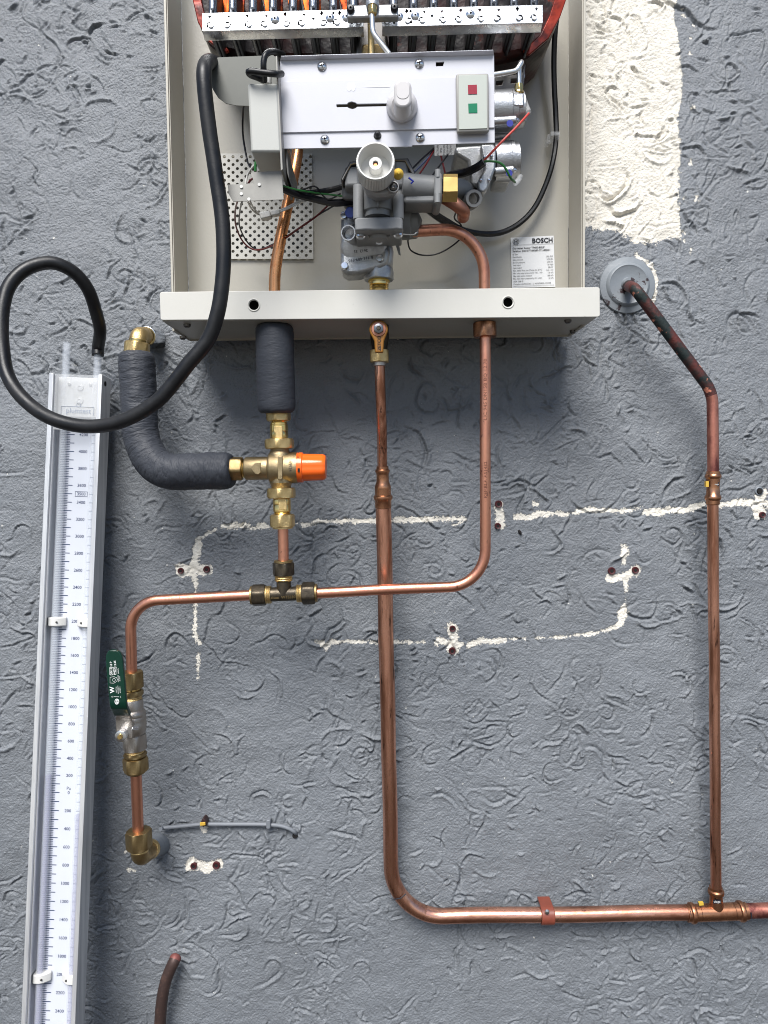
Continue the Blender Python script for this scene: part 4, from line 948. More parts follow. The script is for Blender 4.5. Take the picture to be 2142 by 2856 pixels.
p0, p1 = seg(2096, 2106); finish('thread', lathe(p0, p1, [(0, 25 * k), (3 * k, 26.5 * k), (6 * k, 25 * k), (10 * k, 26 * k)], 24), 'brass', bvt)
p0, p1 = seg(2105, 2118); finish('union_hexagon', nut(p0, p1, 28 * k, phase=.2), 'brass_aged', bvt)
p0, p1 = seg(2114, 2122); finish('sleeve', cyl(p0, p1, 23 * k), 'brass_aged', bvt)
p0, p1 = seg(2120, 2160); finish('compression_nut', nut(p0, p1, 31 * k, phase=.4), 'brass_aged', bvt)
p0, p1 = seg(2159, 2168); finish('nut_lip', lathe(p0, p1, [(0, 27 * k), (6 * k, 26 * k), (9 * k, 21 * k)], 24), 'brass_aged', bvt)
# lever
def lever(rows, thick):
    mb = MB(); n = len(rows)
    fr = []
    for (x, y, hw, d) in rows: fr += [W(x - hw, y, d), W(x + hw, y - hw * .02, d)]
    nrm = []
    for i in range(n):
        a_, b_ = W(*[rows[max(i - 1, 0)][j] for j in (0, 1, 3)]), W(*[rows[min(i + 1, n - 1)][j] for j in (0, 1, 3)])
        t = (b_ - a_).normalized(); nn = Vector((1, 0, 0)).cross(t); nn = nn if nn.y > 0 else -nn
        nrm += [nn, nn]
    bk_ = [p + q.normalized() * thick for p, q in zip(fr, nrm)]
    N = 2 * n; fs = [(0, 1, N + 1, N), (N - 2, 2 * N - 2, 2 * N - 1, N - 1)]
    for i in range(n - 1):
        a_ = 2 * i
        fs += [(a_, a_ + 2, a_ + 3, a_ + 1), (N + a_, N + a_ + 1, N + a_ + 3, N + a_ + 2), (a_, N + a_, N + a_ + 2, a_ + 2), (a_ + 1, a_ + 3, N + a_ + 3, N + a_ + 1)]
    return mb.add(fr + bk_, fs)
hd = finish('lever_grip', lever([(314, 1813.5, 6, .126), (315, 1816, 13, .126), (316, 1821, 18, .126), (317, 1830, 22, .126), (318, 1842, 23.5, .126), (322, 1890, 24, .126), (328, 1955, 23.5, .126), (330, 1972, 23.5, .125), (333, 1980, 23.5, .122), (341, 1997, 23, .111)], .0045), 'green_vinyl', bvt, .0014, 50, 3)
ls = finish('lever_plate', lever([(334, 1980, 19, .1205), (341, 1994, 19.5, .1105), (344, 2003, 22, .1065), (345, 2012, 23, .1055), (347, 2040, 23, .1055), (350, 2060, 20, .1055)], .0025), 'nickel', bvt, .0006)
q = W(343, 2047, .1055)
finish('lever_nut', nut(q, q + Vector((0, -.008, 0)), 14.5 * k, phase=.3), 'zinc', bvt)
finish('valve_stem', lathe(q + Vector((0, .025, 0)), q + Vector((0, -1, 0)), [(0, 15 * k), (.022, 14 * k), (.0221, 7.5 * k), (.0345, 7.5 * k), (.036, 5.5 * k)], 20), 'brass_shiny', bvt)
finish('stop_pin', cyl(W(366, 2032, .105), W(384, 2030, .098), 5 * k, 12, bev=.0005), 'zinc', bvt)
# print on the grip, reading upward
ga, gb = W(328, 1960, .1263), W(318, 1840, .1263); gd = (gb - ga).normalized(); gr = gd.cross(Vector((0, 1, 0))).normalized()
gl = gr if gr.x < 0 else -gr
def gfn(px, py): return plane_fn(W(px, py, .1263), gd, gl)
tm = MB()
kk = S(1, .1263)
text('DN15', 8.5 * kk, gfn(310.5, 1873), tm, bold=.02); text('PN25', 8.5 * kk, gfn(320, 1873), tm, bold=.02)
text('H P', 9 * kk, gfn(310, 1852), tm, bold=.02); text('12.25', 8 * kk, gfn(321, 1851), tm, bold=.02)
text('W', 17 * kk, gfn(313, 1924), tm, bold=.03)
text('Lead Free', 4.6 * kk, gfn(324, 1924), tm); text('WM-022614', 4.6 * kk, gfn(329.5, 1924), tm); text('AS 5830.1', 4.6 * kk, gfn(335, 1924), tm)
text('2000kPa', 4.6 * kk, gfn(330, 1872), tm); text('GMK10428', 4.2 * kk, gfn(330, 1893), tm); text('AS 4617', 4.2 * kk, gfn(334, 1893), tm)
f_ = plane_fn(W(324, 1943.5, .1263), (W(337, 1943.5, .1263) - W(312, 1943, .1263)).normalized(), Vector((0, 0, 1)))
text('O', 6 * kk, lambda u, v: f_(u - 11 * kk, v), tm); text('S', 6 * kk, lambda u, v: f_(u + 12 * kk, v), tm); tube([f_(-7 * kk, 0), f_(8 * kk, 0)], .0002, 4, tm)
for (a_, b_, c_, d_) in ((305.5, 1862, 305.5, 1882), (305.5, 1862, 325.5, 1861), (325.5, 1861, 326, 1881), (315.3, 1861, 315.3, 1882)): tube([W(a_, b_, .1264), W(c_, d_, .1264)], .00018, 4, tm)
sh = [(307, 1889), (307, 1905), (318, 1905.5), (325, 1901), (328, 1896), (325, 1890), (318, 1887.5), (307, 1889)]
tube([W(x, y, .1264) for x, y in sh], .0002, 4, tm)
tube([W(318 + 4 * math.cos(t), 1896.5 + 4 * math.sin(t), .1264) for t in [2 * PI * i / 12 for i in range(13)]], .0002, 4, tm)
tube([W(326 + 5.2 * math.cos(t), 1957 + 7 * math.sin(t), .1262) for t in [2 * PI * i / 16 for i in range(17)]], .0005, 4, tm)
text('S', 13 * kk, plane_fn(W(326, 1957, .1263), Vector((1, 0, 0)), Vector((0, 0, 1))), tm, bold=.03)
finish('handle_print', tm, 'ink_white', bvt, smooth=0)
# lower pipe and elbow into the wall
lo_ = finish('short_copper_pipe', tube([W(379.5, 2160, DL), W(386, 2330, .07)], S(15.5, DL), 20), 'copper', loc=W(386, 2330, .07))
tag(lo_, 'short straight copper pipe between the green-handled valve and the low brass elbow', 'pipe')
A, B = W(386, 2315, .07), W(389, 2365, .07); ax = (B - A).normalized()
el = thing('brass_elbow', W(440, 2330, .0), 'aged brass elbow at lower left turning the copper pipe into the wall', 'pipe fitting')
finish('compression_nut', nut(A, B, 32 * k, phase=.1), 'brass_aged', el)
p0 = B; finish('thread', lathe(p0, p0 + ax, [(0, 26 * k), (4 * k, 25 * k), (7 * k, 26 * k), (10 * k, 25 * k)], 24), 'brass', el)
finish('elbow_body', tube(fillet([B, W(391, 2392, .068), W(425, 2366, .035)], .012, 8), S(25, .06), 22), 'brass_aged', el)
p0 = W(415, 2371, .045); dr = (W(430, 2362, .02) - p0).normalized()
finish('elbow_collar', lathe(p0, p0 + dr, [(0, 27 * k), (.003, 29 * k), (.008, 29 * k), (.009, 27 * k)], 24), 'brass', el)
finish('wall_socket', lathe(p0 + dr * .007, p0 + dr, [(0, 27 * k), (.012, 30 * k), (.03, 33 * k), (.05, 38 * k)], 20), 'grey_painted', el)
# ------------------------------------------------------------------ mixing valve
DM = 0.09
mv = thing('mixing_valve', W(787, 1305, DM), 'brass thermostatic mixing valve with bright orange cap between insulated pipes', 'valve')
k = S(1, DM)
top, bot = W(776, 1140, DM), W(789, 1478, DM); ax = (bot - top).normalized(); SP = (bot - top).length / 338.0
def sg(y0, y1): return top + ax * ((y0 - 1140) * SP), top + ax * ((y1 - 1140) * SP)
p0, p1 = sg(1146, 1174); finish('compression_nut', nut(p0, p1, 30 * k, phase=.15), 'brass', mv)
p0, p1 = sg(1172, 1226); finish('check_body', lathe(p0, p1, [(0, 22 * k), (3 * k, 24 * k), (6 * k, 22 * k), (8 * k, 24 * k), (12 * k, 24 * k), (13 * k, 25 * k), (30 * k, 25 * k), (31 * k, 24 * k), (33 * k, 25 * k), (46 * k, 25 * k), (54 * k, 23 * k)], 24), 'brass_shiny', mv)
finish('check_window', prism([(764, 1189), (788, 1189), (788, 1222), (768, 1222), (768, 1206), (764, 1206)], DM + 26 * k, .003), 'brass', mv, .0004)
p0, p1 = sg(1223, 1251); finish('union_nut', nut(p0, p1, 37 * k, phase=.05), 'brass', mv)
p0, p1 = sg(1250, 1362); vb_ = lathe(p0, p1, [(0, 26 * k), (6 * k, 26 * k), (12 * k, 30 * k), (16 * k, 32 * k), (96 * k, 32 * k), (100 * k, 29 * k), (112 * k, 26 * k)], 32)
c0, c1 = W(684, 1307, DM), W(834, 1304, DM); lathe(c0, c1, [(0, 30 * k), (3 * k, 32 * k), (64 * k, 32 * k), (68 * k, 40 * k), (74 * k, 43 * k), (140 * k, 43 * k), (146 * k, 43 * k)], 36, vb_)
vbo = finish('valve_body', vb_, 'brass_cast', mv)
ar = [(698, 1307), (712, 1290), (727, 1290), (727, 1318), (720, 1324), (712, 1322)]
finish('cast_arrow', prism(ar, DM + 33.5 * k, .002), 'brass_cast', mv, .0005)
finish('cast_ribs', prism([(774, 1272), (788, 1272), (788, 1338), (774, 1338)], DM + 44.2 * k, .002), 'brass_cast', mv, .0006)
tm = MB(); text('43924', 12 * k, plane_fn(W(809, 1300, DM + 43.6 * k), Vector((0, 0, -1)), Vector((1, 0, 0))), tm); finish('stamped_print', tm, 'ink', mv, smooth=0)
p0, p1 = sg(1360, 1389); finish('union_nut', nut(p0, p1, 36 * k, phase=.05), 'brass', mv)
p0, p1 = sg(1387, 1438); finish('check_body', lathe(p0, p1, [(0, 23 * k), (6 * k, 25 * k), (18 * k, 25 * k), (19 * k, 24 * k), (21 * k, 25 * k), (38 * k, 25 * k), (40 * k, 22 * k), (43 * k, 24 * k), (46 * k, 22 * k), (50 * k, 24 * k)], 24), 'brass_shiny', mv)
finish('check_window', prism([(774, 1390), (796, 1390), (800, 1406), (800, 1422), (778, 1422), (778, 1408)], DM + 26 * k, .003), 'brass', mv, .0004)
p0, p1 = sg(1434, 1470); finish('compression_nut', nut(p0, p1, 31 * k, phase=.1), 'brass', mv)
p0, p1 = sg(1469, 1475); finish('nut_lip', lathe(p0, p1, [(0, 28 * k), (5 * k, 28 * k), (6 * k, 18 * k)], 24), 'brass', mv)
p0, p1 = W(641, 1307, DM), W(677, 1307, DM); finish('compression_nut', nut(p0, p1, 30 * k, phase=.2), 'brass_aged', mv)
p0, p1 = W(676, 1307, DM), W(688, 1307, DM); finish('thread', lathe(p0, p1, [(0, 25 * k), (3 * k, 26.5 * k), (6 * k, 25 * k), (9 * k, 26.5 * k), (12 * k, 25 * k)], 24), 'brass_shiny', mv)
# orange cap: ring and fluted grip
c0, c1 = W(829, 1304, DM), W(911, 1303, DM); Lc = (c1 - c0).length
capm = MB(); lathe(c0, c1, [(0, 41 * k), (1 * k, 42 * k), (15 * k, 42 * k), (17 * k, 40 * k)], 36, capm)
caxi = (c1 - c0).normalized(); u_, v_ = perp(caxi)
vs, fs, ns_ = [], [], 48
prf = [(14, 38.5), (18, 39), (70, 37.5), (76, 36), (80, 32), (81, 26), (81, 1)]
for (t, r) in prf:
    for j in range(ns_):
        th = 2 * PI * j / ns_; q = r * (1 - .055 * (0.5 + .5 * math.cos(8 * th)) ** 3)
        vs.append(c0 + caxi * t * k + (u_ * math.cos(th) + v_ * math.sin(th)) * q * k)
for i in range(len(prf) - 1):
    for j in range(ns_): fs.append((i * ns_ + j, i * ns_ + (j + 1) % ns_, (i + 1) * ns_ + (j + 1) % ns_, (i + 1) * ns_ + j))
capm.add(vs, fs)
cap_ = finish('orange_cap', capm, 'orange', mv)
tm = MB(); text('45-50°C', 8 * k, lambda u, v: W(835, 1275, DM) + Vector((v, 0, -u)) + Vector((0, -33 * k, 0)), tm); finish('cap_print', tm, 'ink', cap_, smooth=0)
finish('cap_notch', prism([(830, 1306), (836, 1306), (836, 1316), (830, 1316)], DM + 42.6 * k, .002), 'hole_black', cap_)

# ------------------------------------------------------------------ insulated pipes
def foam(path, r, seed, wr=0.035):
    rr = random.Random(seed); n = len(path)
    ph = [rr.uniform(0, 6.28) for _ in range(12)]
    jag = [rr.uniform(-1, 1) for _ in range(n)]
    bend = []
    for i in range(n):
        a_, b_ = path[max(i - 3, 0)], path[min(i + 3, n - 1)]; m_ = path[i]
        bend.append(min(1.0, (m_ - a_).normalized().angle((b_ - m_).normalized(), 0) * 4) if 0 < i < n - 1 else 0)
    def rf(i, th):
        e = min(i, n - 1 - i)
        wav = .35 * math.sin(.7 * i + 1.2 * math.sin(th + ph[0]) + ph[1]) + .3 * math.sin(1.9 * i + 2 * math.sin(2 * th + ph[2]) + ph[3]) + .3 * jag[i] * math.sin(th + ph[4] + i)
        s_ = 1 + wr * wav * (.45 + .8 * bend[i]) + .012 * math.sin(2 * th + ph[5] + i * .04)
        if e < 4: s_ *= (0.80, .93, .975, .99)[e] + .03 * math.sin(5 * th + ph[6]) * (1 if e == 0 else .3)
        return s_
    return tube(path, r, 40, rf=rf)
def resample(path, step):
    out = [path[0]]; acc = 0
    for a_, b_ in zip(path[:-1], path[1:]):
        L_ = (b_ - a_).length; t = step - acc
        while t <= L_:
            out.append(a_.lerp(b_, t / L_)); t += step
        acc = (acc + L_) % step
    return out
def warp(o, amp, scale, seed):
    me = o.data
    from mathutils import noise
    for v in me.vertices:
        p = Vector((v.co.x * scale[0], v.co.y * scale[1], v.co.z * scale[2])) + Vector((seed, 0, 0))
        v.co += v.normal * amp * (noise.fractal(p, 1.0, 2.0, 3))
pi_ = thing('insulated_pipe', W(384, 1310, .07), 'bent pipe in wrinkled grey foam insulation with brass wall elbow at top left', 'pipe')
pth = resample(fillet([W(381, 984, .062), W(392, 1225, .066), W(440, 1318, .078), W(655, 1312, .09)], [.05, .045], 16), .0022)
fo = finish('foam_sleeve', foam(pth, S(50, .075), 3, .012), 'foam_across', pi_, smooth=80); set_run(fo, len(pth), 40, .0022, S(50, .075)); warp(fo, .0010, (90, 90, 210), 3)
k = S(1, .062)
fit = MB(); p0, p1 = W(380, 995, .062), W(384, 955, .062); finish('compression_nut', nut(p0, p1, 31 * k, phase=.15), 'brass', pi_)
p0 = W(384, 962, .062); finish('thread', lathe(p0, W(384.5, 940, .062), [(0, 26 * k), (.002, 24 * k), (.004, 25 * k), (.006, 24 * k)], 24), 'brass_shiny', pi_)
finish('elbow_body', tube(fillet([W(384, 962, .062), W(385, 935, .062), W(416, 938, .025)], .010, 10), S(23, .05), 24), 'brass', pi_)
p0 = W(402, 938, .040); p1 = W(430, 940, .008)
finish('elbow_collar', lathe(p0, p1, [(0, 25 * k), (.002, 27 * k), (.006, 27 * k), (.007, 25 * k)], 24), 'brass_shiny', pi_)
finish('wall_adaptor', nut(p0 + (p1 - p0) * .2, p1 + (p1 - p0) * .2, 27 * k), 'zinc', pi_)
pu = thing('insulated_pipe', W(770, 1150, DM), 'straight upright pipe in dark foam insulation under the heater tray', 'pipe')
pth = resample([W(766, 905, .098), W(767, 1000, .097), W(772, 1156, .092)], .0022)
fo = finish('foam_sleeve', foam(pth, S(53, .095), 8, .005), 'foam', pu, smooth=80); set_run(fo, len(pth), 40, .0022, S(53, .095)); warp(fo, .0003, (60, 60, 380), 8)
finish('pipe_end', tube([W(766, 880, .098), W(766, 912, .098)], S(22, .098), 18), 'copper_dull', pu)

# ------------------------------------------------------------------ gas line
gcx = W(1057, 930, .10); k = S(1, .10)
gc = thing('gas_cock', gcx, 'gas cock with orange-yellow lever under the middle of the heater tray', 'valve')
finish('cock_body', lathe(W(1058, 886, .09), W(1059, 985, .09), [(0, 24 * k), (20 * k, 26 * k), (60 * k, 26 * k), (80 * k, 22 * k), (99 * k, 22 * k)], 28), 'brass_dark', gc)
ho = [(1056 + 26 * math.cos(t), 918 + 26 * math.sin(t)) for t in [math.radians(a_) for a_ in range(150, 391, 15)]]
ho += [(1071, 950), (1069, 983), (1046, 983), (1044, 950)]
lev = finish('lever', prism(ho, .119, .005), 'yellow_handle', gc, .0012)
q = W(1056, 918, .119)
finish('lever_hub', lathe(q, q + Vector((0, -1, 0)), [(0, 20 * k), (.001, 19 * k), (.0012, 15 * k)], 24), 'copper_dull', gc)
finish('lever_nut', nut(q, q + Vector((0, -.005, 0)), 12 * k), 'steel_blade', gc)
finish('stem', cyl(q + Vector((0, .03, 0)), q + Vector((0, -.006, 0)), 6 * k, 14, bev=.0006), 'brass_dark', gc)
tm = MB(); text('ZETCO', 12 * k, plane_fn(W(1058, 957, .1195), Vector((0, 0, 1)), Vector((-1, 0, 0))), tm, bold=.02); finish('lever_print', tm, 'ink', gc, smooth=0)
p0, p1 = W(1058, 977, .09), W(1058.5, 1011, .09); finish('union_nut', nut(p0, p1, 25.5 * k, phase=.05), 'brass', gc)
finish('nut_lip', lathe(p1, p1 + (p1 - p0), [(0, 19 * k), (10 * k, 19 * k), (11 * k, 14 * k)], 24), 'nickel', gc)
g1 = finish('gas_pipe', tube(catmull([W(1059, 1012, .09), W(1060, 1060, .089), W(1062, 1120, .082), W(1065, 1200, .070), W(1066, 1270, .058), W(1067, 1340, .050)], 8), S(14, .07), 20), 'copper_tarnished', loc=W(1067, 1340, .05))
tag(g1, 'narrow tarnished copper gas pipe between the gas cock and the press reducer', 'pipe')
A, B = W(1066.5, 1300, .053), W(1069, 1418, .048); k = S(1, .05)
rd = finish('press_reducer', lathe(A, B, [(0, 15.5 * k), (1 * k, 16.5 * k), (8 * k, 17 * k), (11 * k, 20 * k), (15 * k, 20.5 * k), (19 * k, 18.5 * k), (24 * k, 17 * k), (42 * k, 17.5 * k), (50 * k, 20 * k), (58 * k, 23 * k), (62 * k, 22.5 * k), (80 * k, 22.5 * k), (83 * k, 26 * k), (88 * k, 27 * k), (93 * k, 25.5 * k), (97 * k, 23 * k), (116 * k, 23 * k), (118 * k, 21 * k)], 32), 'bronze', loc=B)
tag(rd, 'ribbed copper press reducer joining narrow gas pipe to wider one', 'pipe fitting')
DGp = 0.040
gp_path = fillet([W(1069, 1405, .048), W(1082, 1980, .036), W(1093, 2557, .024), W(1930, 2545, .024)], [.4, .066], 16)
gw = wob(gp_path, .0007, 3); cut = [i for i, p in enumerate(gw) if p.x > W(1175, 2540, .024).x][0]
g2 = thing('gas_pipe', W(1093, 2557, DGp), '', 'pipe')
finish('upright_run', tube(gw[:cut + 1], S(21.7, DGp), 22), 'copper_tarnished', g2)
finish('horizontal_run', tube(gw[cut:], S(21.7, DGp), 22), 'copper_run', g2)
p_ = W(1918, 2546, .024); finish('pen_mark', tube([p_ + Vector((0, -.0098 * math.cos(a_), .0098 * math.sin(a_))) for a_ in (-.9, -.4, 0, .4, .8)], .0008, 6), 'ink', g2)
p_ = W(1118, 2492, .027); finish('pen_mark', tube([p_ + Vector((-.009, -.006, -.004)), p_ + Vector((0, -.0096, 0)), p_ + Vector((.006, -.0075, .004))], .0007, 6), 'ink', g2)
tag(g2, 'wide tarnished copper gas pipe dropping down and bending right along the wall', 'pipe')
# saddle clip
sm = MB(); DGp = .024; c0 = W(1525, 2551, DGp); r_ = S(21.7, .04) + .0003; w_ = S(19, DGp); prof = []
for t in range(-95, 96, 10):
    a_ = math.radians(t); prof.append((c0.y - math.cos(a_) * r_, c0.z + math.sin(a_) * r_, -math.cos(a_), math.sin(a_)))
zt_ = c0.z + r_ * 1.05
N = len(prof); vs, fs = [], []
for (y, z, ny, nz) in prof:
    for sx_ in (-1, 1):
        vs += [(c0.x + sx_ * w_, y, z), (c0.x + sx_ * w_, y + ny * .0022, z + nz * .0022)]
for i in range(N - 1):
    a_ = 4 * i
    fs += [(a_ + 1, a_ + 3, a_ + 7, a_ + 5), (a_, a_ + 4, a_ + 6, a_ + 2), (a_, a_ + 1, a_ + 5, a_ + 4), (a_ + 2, a_ + 6, a_ + 7, a_ + 3)]
fs += [(0, 2, 3, 1), (4 * N - 4, 4 * N - 3, 4 * N - 1, 4 * N - 2)]
sm.add(vs, fs)
clip = thing('pipe_clip', W(1525, 2551, 0), 'brown red plastic saddle clip holding the low gas pipe', 'pipe clip')
finish('saddle', sm, 'red_clip', clip, .001)
fm = MB(); wbox((c0.x - w_, -.012, c0.z + r_ - .003), (c0.x + w_, -.002, c0.z + r_ + .0022), fm); finish('clip_arm', wbox((c0.x - w_ + .0005, c0.y, c0.z + r_ - .001), (c0.x + w_ - .0005, -.004, c0.z + r_ + .0021)), 'red_clip', clip, .0005)
q = W(1526, 2543, DGp + r_ + .0022); finish('clip_screw', lathe(q, q + Vector((0, -1, 0)), [(0, S(7, .05)), (.0012, S(6, .05)), (.0018, S(3, .05))], 16), 'zinc', clip)
# press tee at lower right
def press_end(p, dr, rb, k, mb):
    """socket from p outward along dr: plain, bead, lip"""
    lathe(p, p + dr, [(0, rb * k), (14 * k, rb * k), (17 * k, (rb + 4) * k), (22 * k, (rb + 5) * k), (27 * k, (rb + 4) * k), (30 * k, rb * k), (38 * k, rb * k), (39 * k, (rb - 2.5) * k)], 28, mb)
k = S(1, .026); cT = W(1998, 2544, .024); dR = (W(2142, 2537, .024) - W(1930, 2545, .024)).normalized(); dU = (W(1996, 2440, .026) - cT).normalized()
ptm = MB(); cyl(cT - dR * 50 * k, cT + dR * 50 * k, 24 * k, 28, ptm); press_end(cT - dR * 48 * k, -dR, 24, k, ptm); press_end(cT + dR * 48 * k, dR, 24, k, ptm)
lathe(cT, cT + dU, [(0, 21 * k), (30 * k, 19 * k), (44 * k, 17.5 * k)], 26, ptm); press_end(cT + dU * 40 * k, dU, 17.5, k, ptm)
pt = thing('press_tee', cT, 'bronze press tee where the upright gas pipe meets the low horizontal one', 'pipe fitting')
finish('tee_body', ptm, 'bronze', pt)
finish('maker_label', prism([(1989, 2510), (2011, 2510), (2011, 2520), (1989, 2520)], .024 + 21.6 * k, .0004), 'ink', pt)
tm = MB(); text('viega', 9.5 * k, plane_fn(W(2000, 2515, .0245 + 21.7 * k), Vector((1, 0, 0)), Vector((0, 0, 1))), tm); finish('label_print', tm, 'ink_white', pt, smooth=0)
finish('yellow_dot', prism([(1949, 2518), (1962, 2517), (1963, 2525), (1951, 2526)], .024 + 20 * k, .003), 'yellow_paint', pt)
finish('pen_mark', tube([cT + dR * (89 * k) + Vector((0, -20.9 * k, 8 * k)), cT + dR * (91 * k) + Vector((0, -20.9 * k, -8 * k))], .0009, 6), 'ink', pt)
g3 = finish('gas_pipe', tube([W(2075, 2541, .024), W(2420, 2529, .024)], S(20.5, .024), 22), 'copper_stained', loc=W(2142, 2537, .034))
tag(g3, 'end of stained copper gas pipe leaving the picture to the right of the press tee', 'pipe')
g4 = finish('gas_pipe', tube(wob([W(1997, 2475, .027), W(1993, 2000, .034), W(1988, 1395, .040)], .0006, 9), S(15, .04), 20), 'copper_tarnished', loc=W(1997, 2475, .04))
tag(g4, 'long straight upright copper gas pipe between press tee and press coupling', 'pipe')
A, B = W(1989, 1314, .040), W(1988, 1408, .040); k = S(1, .04)
cpl = thing('press_coupling', B, 'bronze press coupling with yellow dot on the right-hand upright gas pipe', 'pipe fitting')
finish('coupling_body', lathe(A, B, [(0, 16 * k), (1 * k, 18 * k), (7 * k, 18 * k), (10 * k, 21 * k), (14 * k, 22 * k), (18 * k, 21 * k), (21 * k, 18.5 * k), (45 * k, 17 * k), (65 * k, 18 * k), (69 * k, 21 * k), (74 * k, 22 * k), (79 * k, 21 * k), (82 * k, 18.5 * k), (92 * k, 18.5 * k), (94 * k, 16 * k)], 30), 'bronze', cpl)
finish('yellow_dot', prism([(1969, 1342), (1977, 1342), (1977, 1358), (1969, 1358)], .04 + 15 * k, .004), 'yellow_paint', cpl)
finish('maker_label', prism([(1993, 1345), (2005, 1345), (2005, 1356), (1993, 1356)], .04 + 16.8 * k, .004), 'ink', cpl)
tm = MB(); text('viega', 5.5 * k, plane_fn(W(1999, 1350.5, .0404 + 16.9 * k), Vector((1, 0, 0)), Vector((0, 0, 1))), tm); finish('label_print', tm, 'ink_white', cpl, smooth=0)
up_path = fillet([W(1989, 1325, .04), W(1987, 1094, .042), W(1772, 806, .052), W(1748, 795, .0)], [.045, .012], 10)
n_b = [i for i, p in enumerate(up_path) if p.z > W(1985, 1120, .04).z][0]
uo = thing('stained_gas_pipe', W(1988, 1320, .04), 'dark corroded copper gas pipe slanting from the round wall plate to the press coupling', 'pipe')
finish('lower_pipe', tube(up_path[:n_b + 3], S(15.3, .04), 20), 'copper_stained', uo)
finish('corroded_pipe', tube(up_path[n_b + 2:], S(15.5, .04), 20), 'copper_corroded', uo)
q = W(1748, 797, .0); u = Vector((0, -1, 0)); k = S(1, .0)
fl_ = lathe(q + Vector((0, .004, 0)), q + u, [(0, 76 * k), (.0055, 77 * k), (.007, 75 * k), (.0085, 60 * k), (.011, 56 * k), (.012, 52 * k), (.011, 48 * k), (.010, 20 * k), (.013, 17 * k), (.016, 16 * k)], 48)
fo = finish('wall_flange', fl_, 'flange_paint', loc=q)
tag(fo, 'round grey-painted wall plate with flaking paint around the corroded pipe', 'wall plate')

# ------------------------------------------------------------------ manometer
mA, mB_ = W(211, 1042, .050), W(134, 2856, .105)
dn = (mB_ - mA).normalized(); t0 = mA.z / -dn.z
mr = (W(284, 1043, .05) - W(138, 1040, .05)); mr = (mr - dn * mr.dot(dn)).normalized(); mn = mr.cross(dn).normalized()
mn = mn if mn.y < 0 else -mn
ML = t0 - .02
man = thing('manometer', mA + dn * ML, 'tall aluminium U-tube manometer with white numbered scale leaning on the wall at left', 'manometer')
def M(u, s, n=0.0): return mA + mr * u + dn * s + mn * n       # u across, s down from the top, n towards the viewer
def mbox(u0, u1, s0, s1, n0, n1, mb=None):
    return (mb or MB()).add([M(u0, s0, n0), M(u1, s0, n0), M(u1, s0, n1), M(u0, s0, n1), M(u0, s1, n0), M(u1, s1, n0), M(u1, s1, n1), M(u0, s1, n1)],
        [(0, 1, 2, 3), (4, 7, 6, 5), (0, 4, 5, 1), (1, 5, 6, 2), (2, 6, 7, 3), (3, 7, 4, 0)])
HW = .0312; TH = .0052; PD = -.021
finish('frame_rail', mbox(-HW, -HW + TH, 0, ML, -.028, 0), 'alu_anod', man, .0005)
finish('frame_rail', mbox(HW - TH, HW, 0, ML, -.028, 0), 'alu_anod', man, .0005)
finish('frame_groove', mbox(-HW + TH, -HW + TH + .0014, .001, ML, -.006, -.0035), 'alu_anod', man)
finish('frame_back', mbox(-HW + TH, HW - TH, .001, ML, -.0275, -.0235), 'alu_anod', man)
plate = finish('scale_plate', mbox(-HW + TH + .0003, HW - TH - .0003, .050, ML - .02, PD - .0022, PD), 'scale_white', man)
finish('top_block', mbox(-HW + TH + .0003, HW - TH - .0003, .002, .0495, -.0233, -.012), 'acrylic_top', man, .0008)
finish('cover_sheet', mbox(-HW + TH + .0003, HW - TH - .0003, .0005, .066, -.0042, -.0030), 'clear_thin', man)
for (u, s, r_) in ((.001, .014, .0042), (.001, .030, .0046), (-.012, .010, .0022), (.013, .010, .0022)):
    p0 = M(u, s, -.0121); finish('screw', lathe(p0, p0 + mn, [(0, r_), (.0015, r_ * .9), (.002, r_ * .4), (.0012, r_ * .3)], 20), 'acrylic_top', man)
q = M(HW, .009, -.010); finish('side_hole', lathe(q, q + mr, [(0, .003), (.0004, .003), (.0005, .0022)], 14), 'hole_black', man)
# find the scale: px of 4400 and -2400 on the plate
def s_at(px, py):   # distance down the plate axis under this photo pixel
    v = ROT @ Vector(((px - CX) / F, -(py - CY) / F, -1.0)); o = M(0, 0, PD); t = (o - CAM).dot(mn) / v.dot(mn); return (CAM + v * t - o).dot(dn)
s44, s0, sm24 = s_at(232, 1166), s_at(188, 2211), s_at(163, 2820)
gap = ((s0 - s44) / 22 + (sm24 - s0) / 12) / 2
def s_of(pa): return s0 - (pa / 200.0) * ((s0 - s44) / 22 if pa > 0 else (sm24 - s0) / 12)
pm = MB()
def tick(u0, u1, s, h, mb): mbox(u0, u1, s - h / 2, s + h / 2, PD, PD + .00012, mb)
for pa in range(-4400, 4401, 20):
    s = s_of(pa)
    if s > ML - .03: continue
    if pa % 100 == 0: tick(-.0235, -.0072, s, .0010, pm); tick(.0135, .0215, s, .0011, pm)
    else: tick(-.0235, -.0125, s, .0007, pm)
finish('scale_ticks', pm, 'ink_navy', plate, smooth=0)['kind'] = 'stuff'
nm = MB(); ur = mr; uu = -dn
for pa in list(range(-4400, 4401, 200)) + [3500]:
    s = s_of(pa)
    if s > ML - .03: continue
    text(str(abs(pa)), .0052, plane_fn(M(.0037, s, PD + .00015), ur, uu), nm, bold=.012)
text('Pa', .0056, plane_fn(M(.0035, (s_of(0) + s_of(100)) / 2, PD + .00015), ur, uu), nm)
for (a_, b_, c_, d_) in ((-.0035, -.0029, .0109, -.0029), (-.0035, .0029, .0109, .0029), (-.0035, -.0029, -.0035, .0029), (.0109, -.0029, .0109, .0029)):
    s = s_of(3500); tube([M(a_, s + b_, PD + .0002), M(c_, s + d_, PD + .0002)], .00022, 4, nm)
finish('scale_numerals', nm, 'ink_navy', plate, smooth=0)
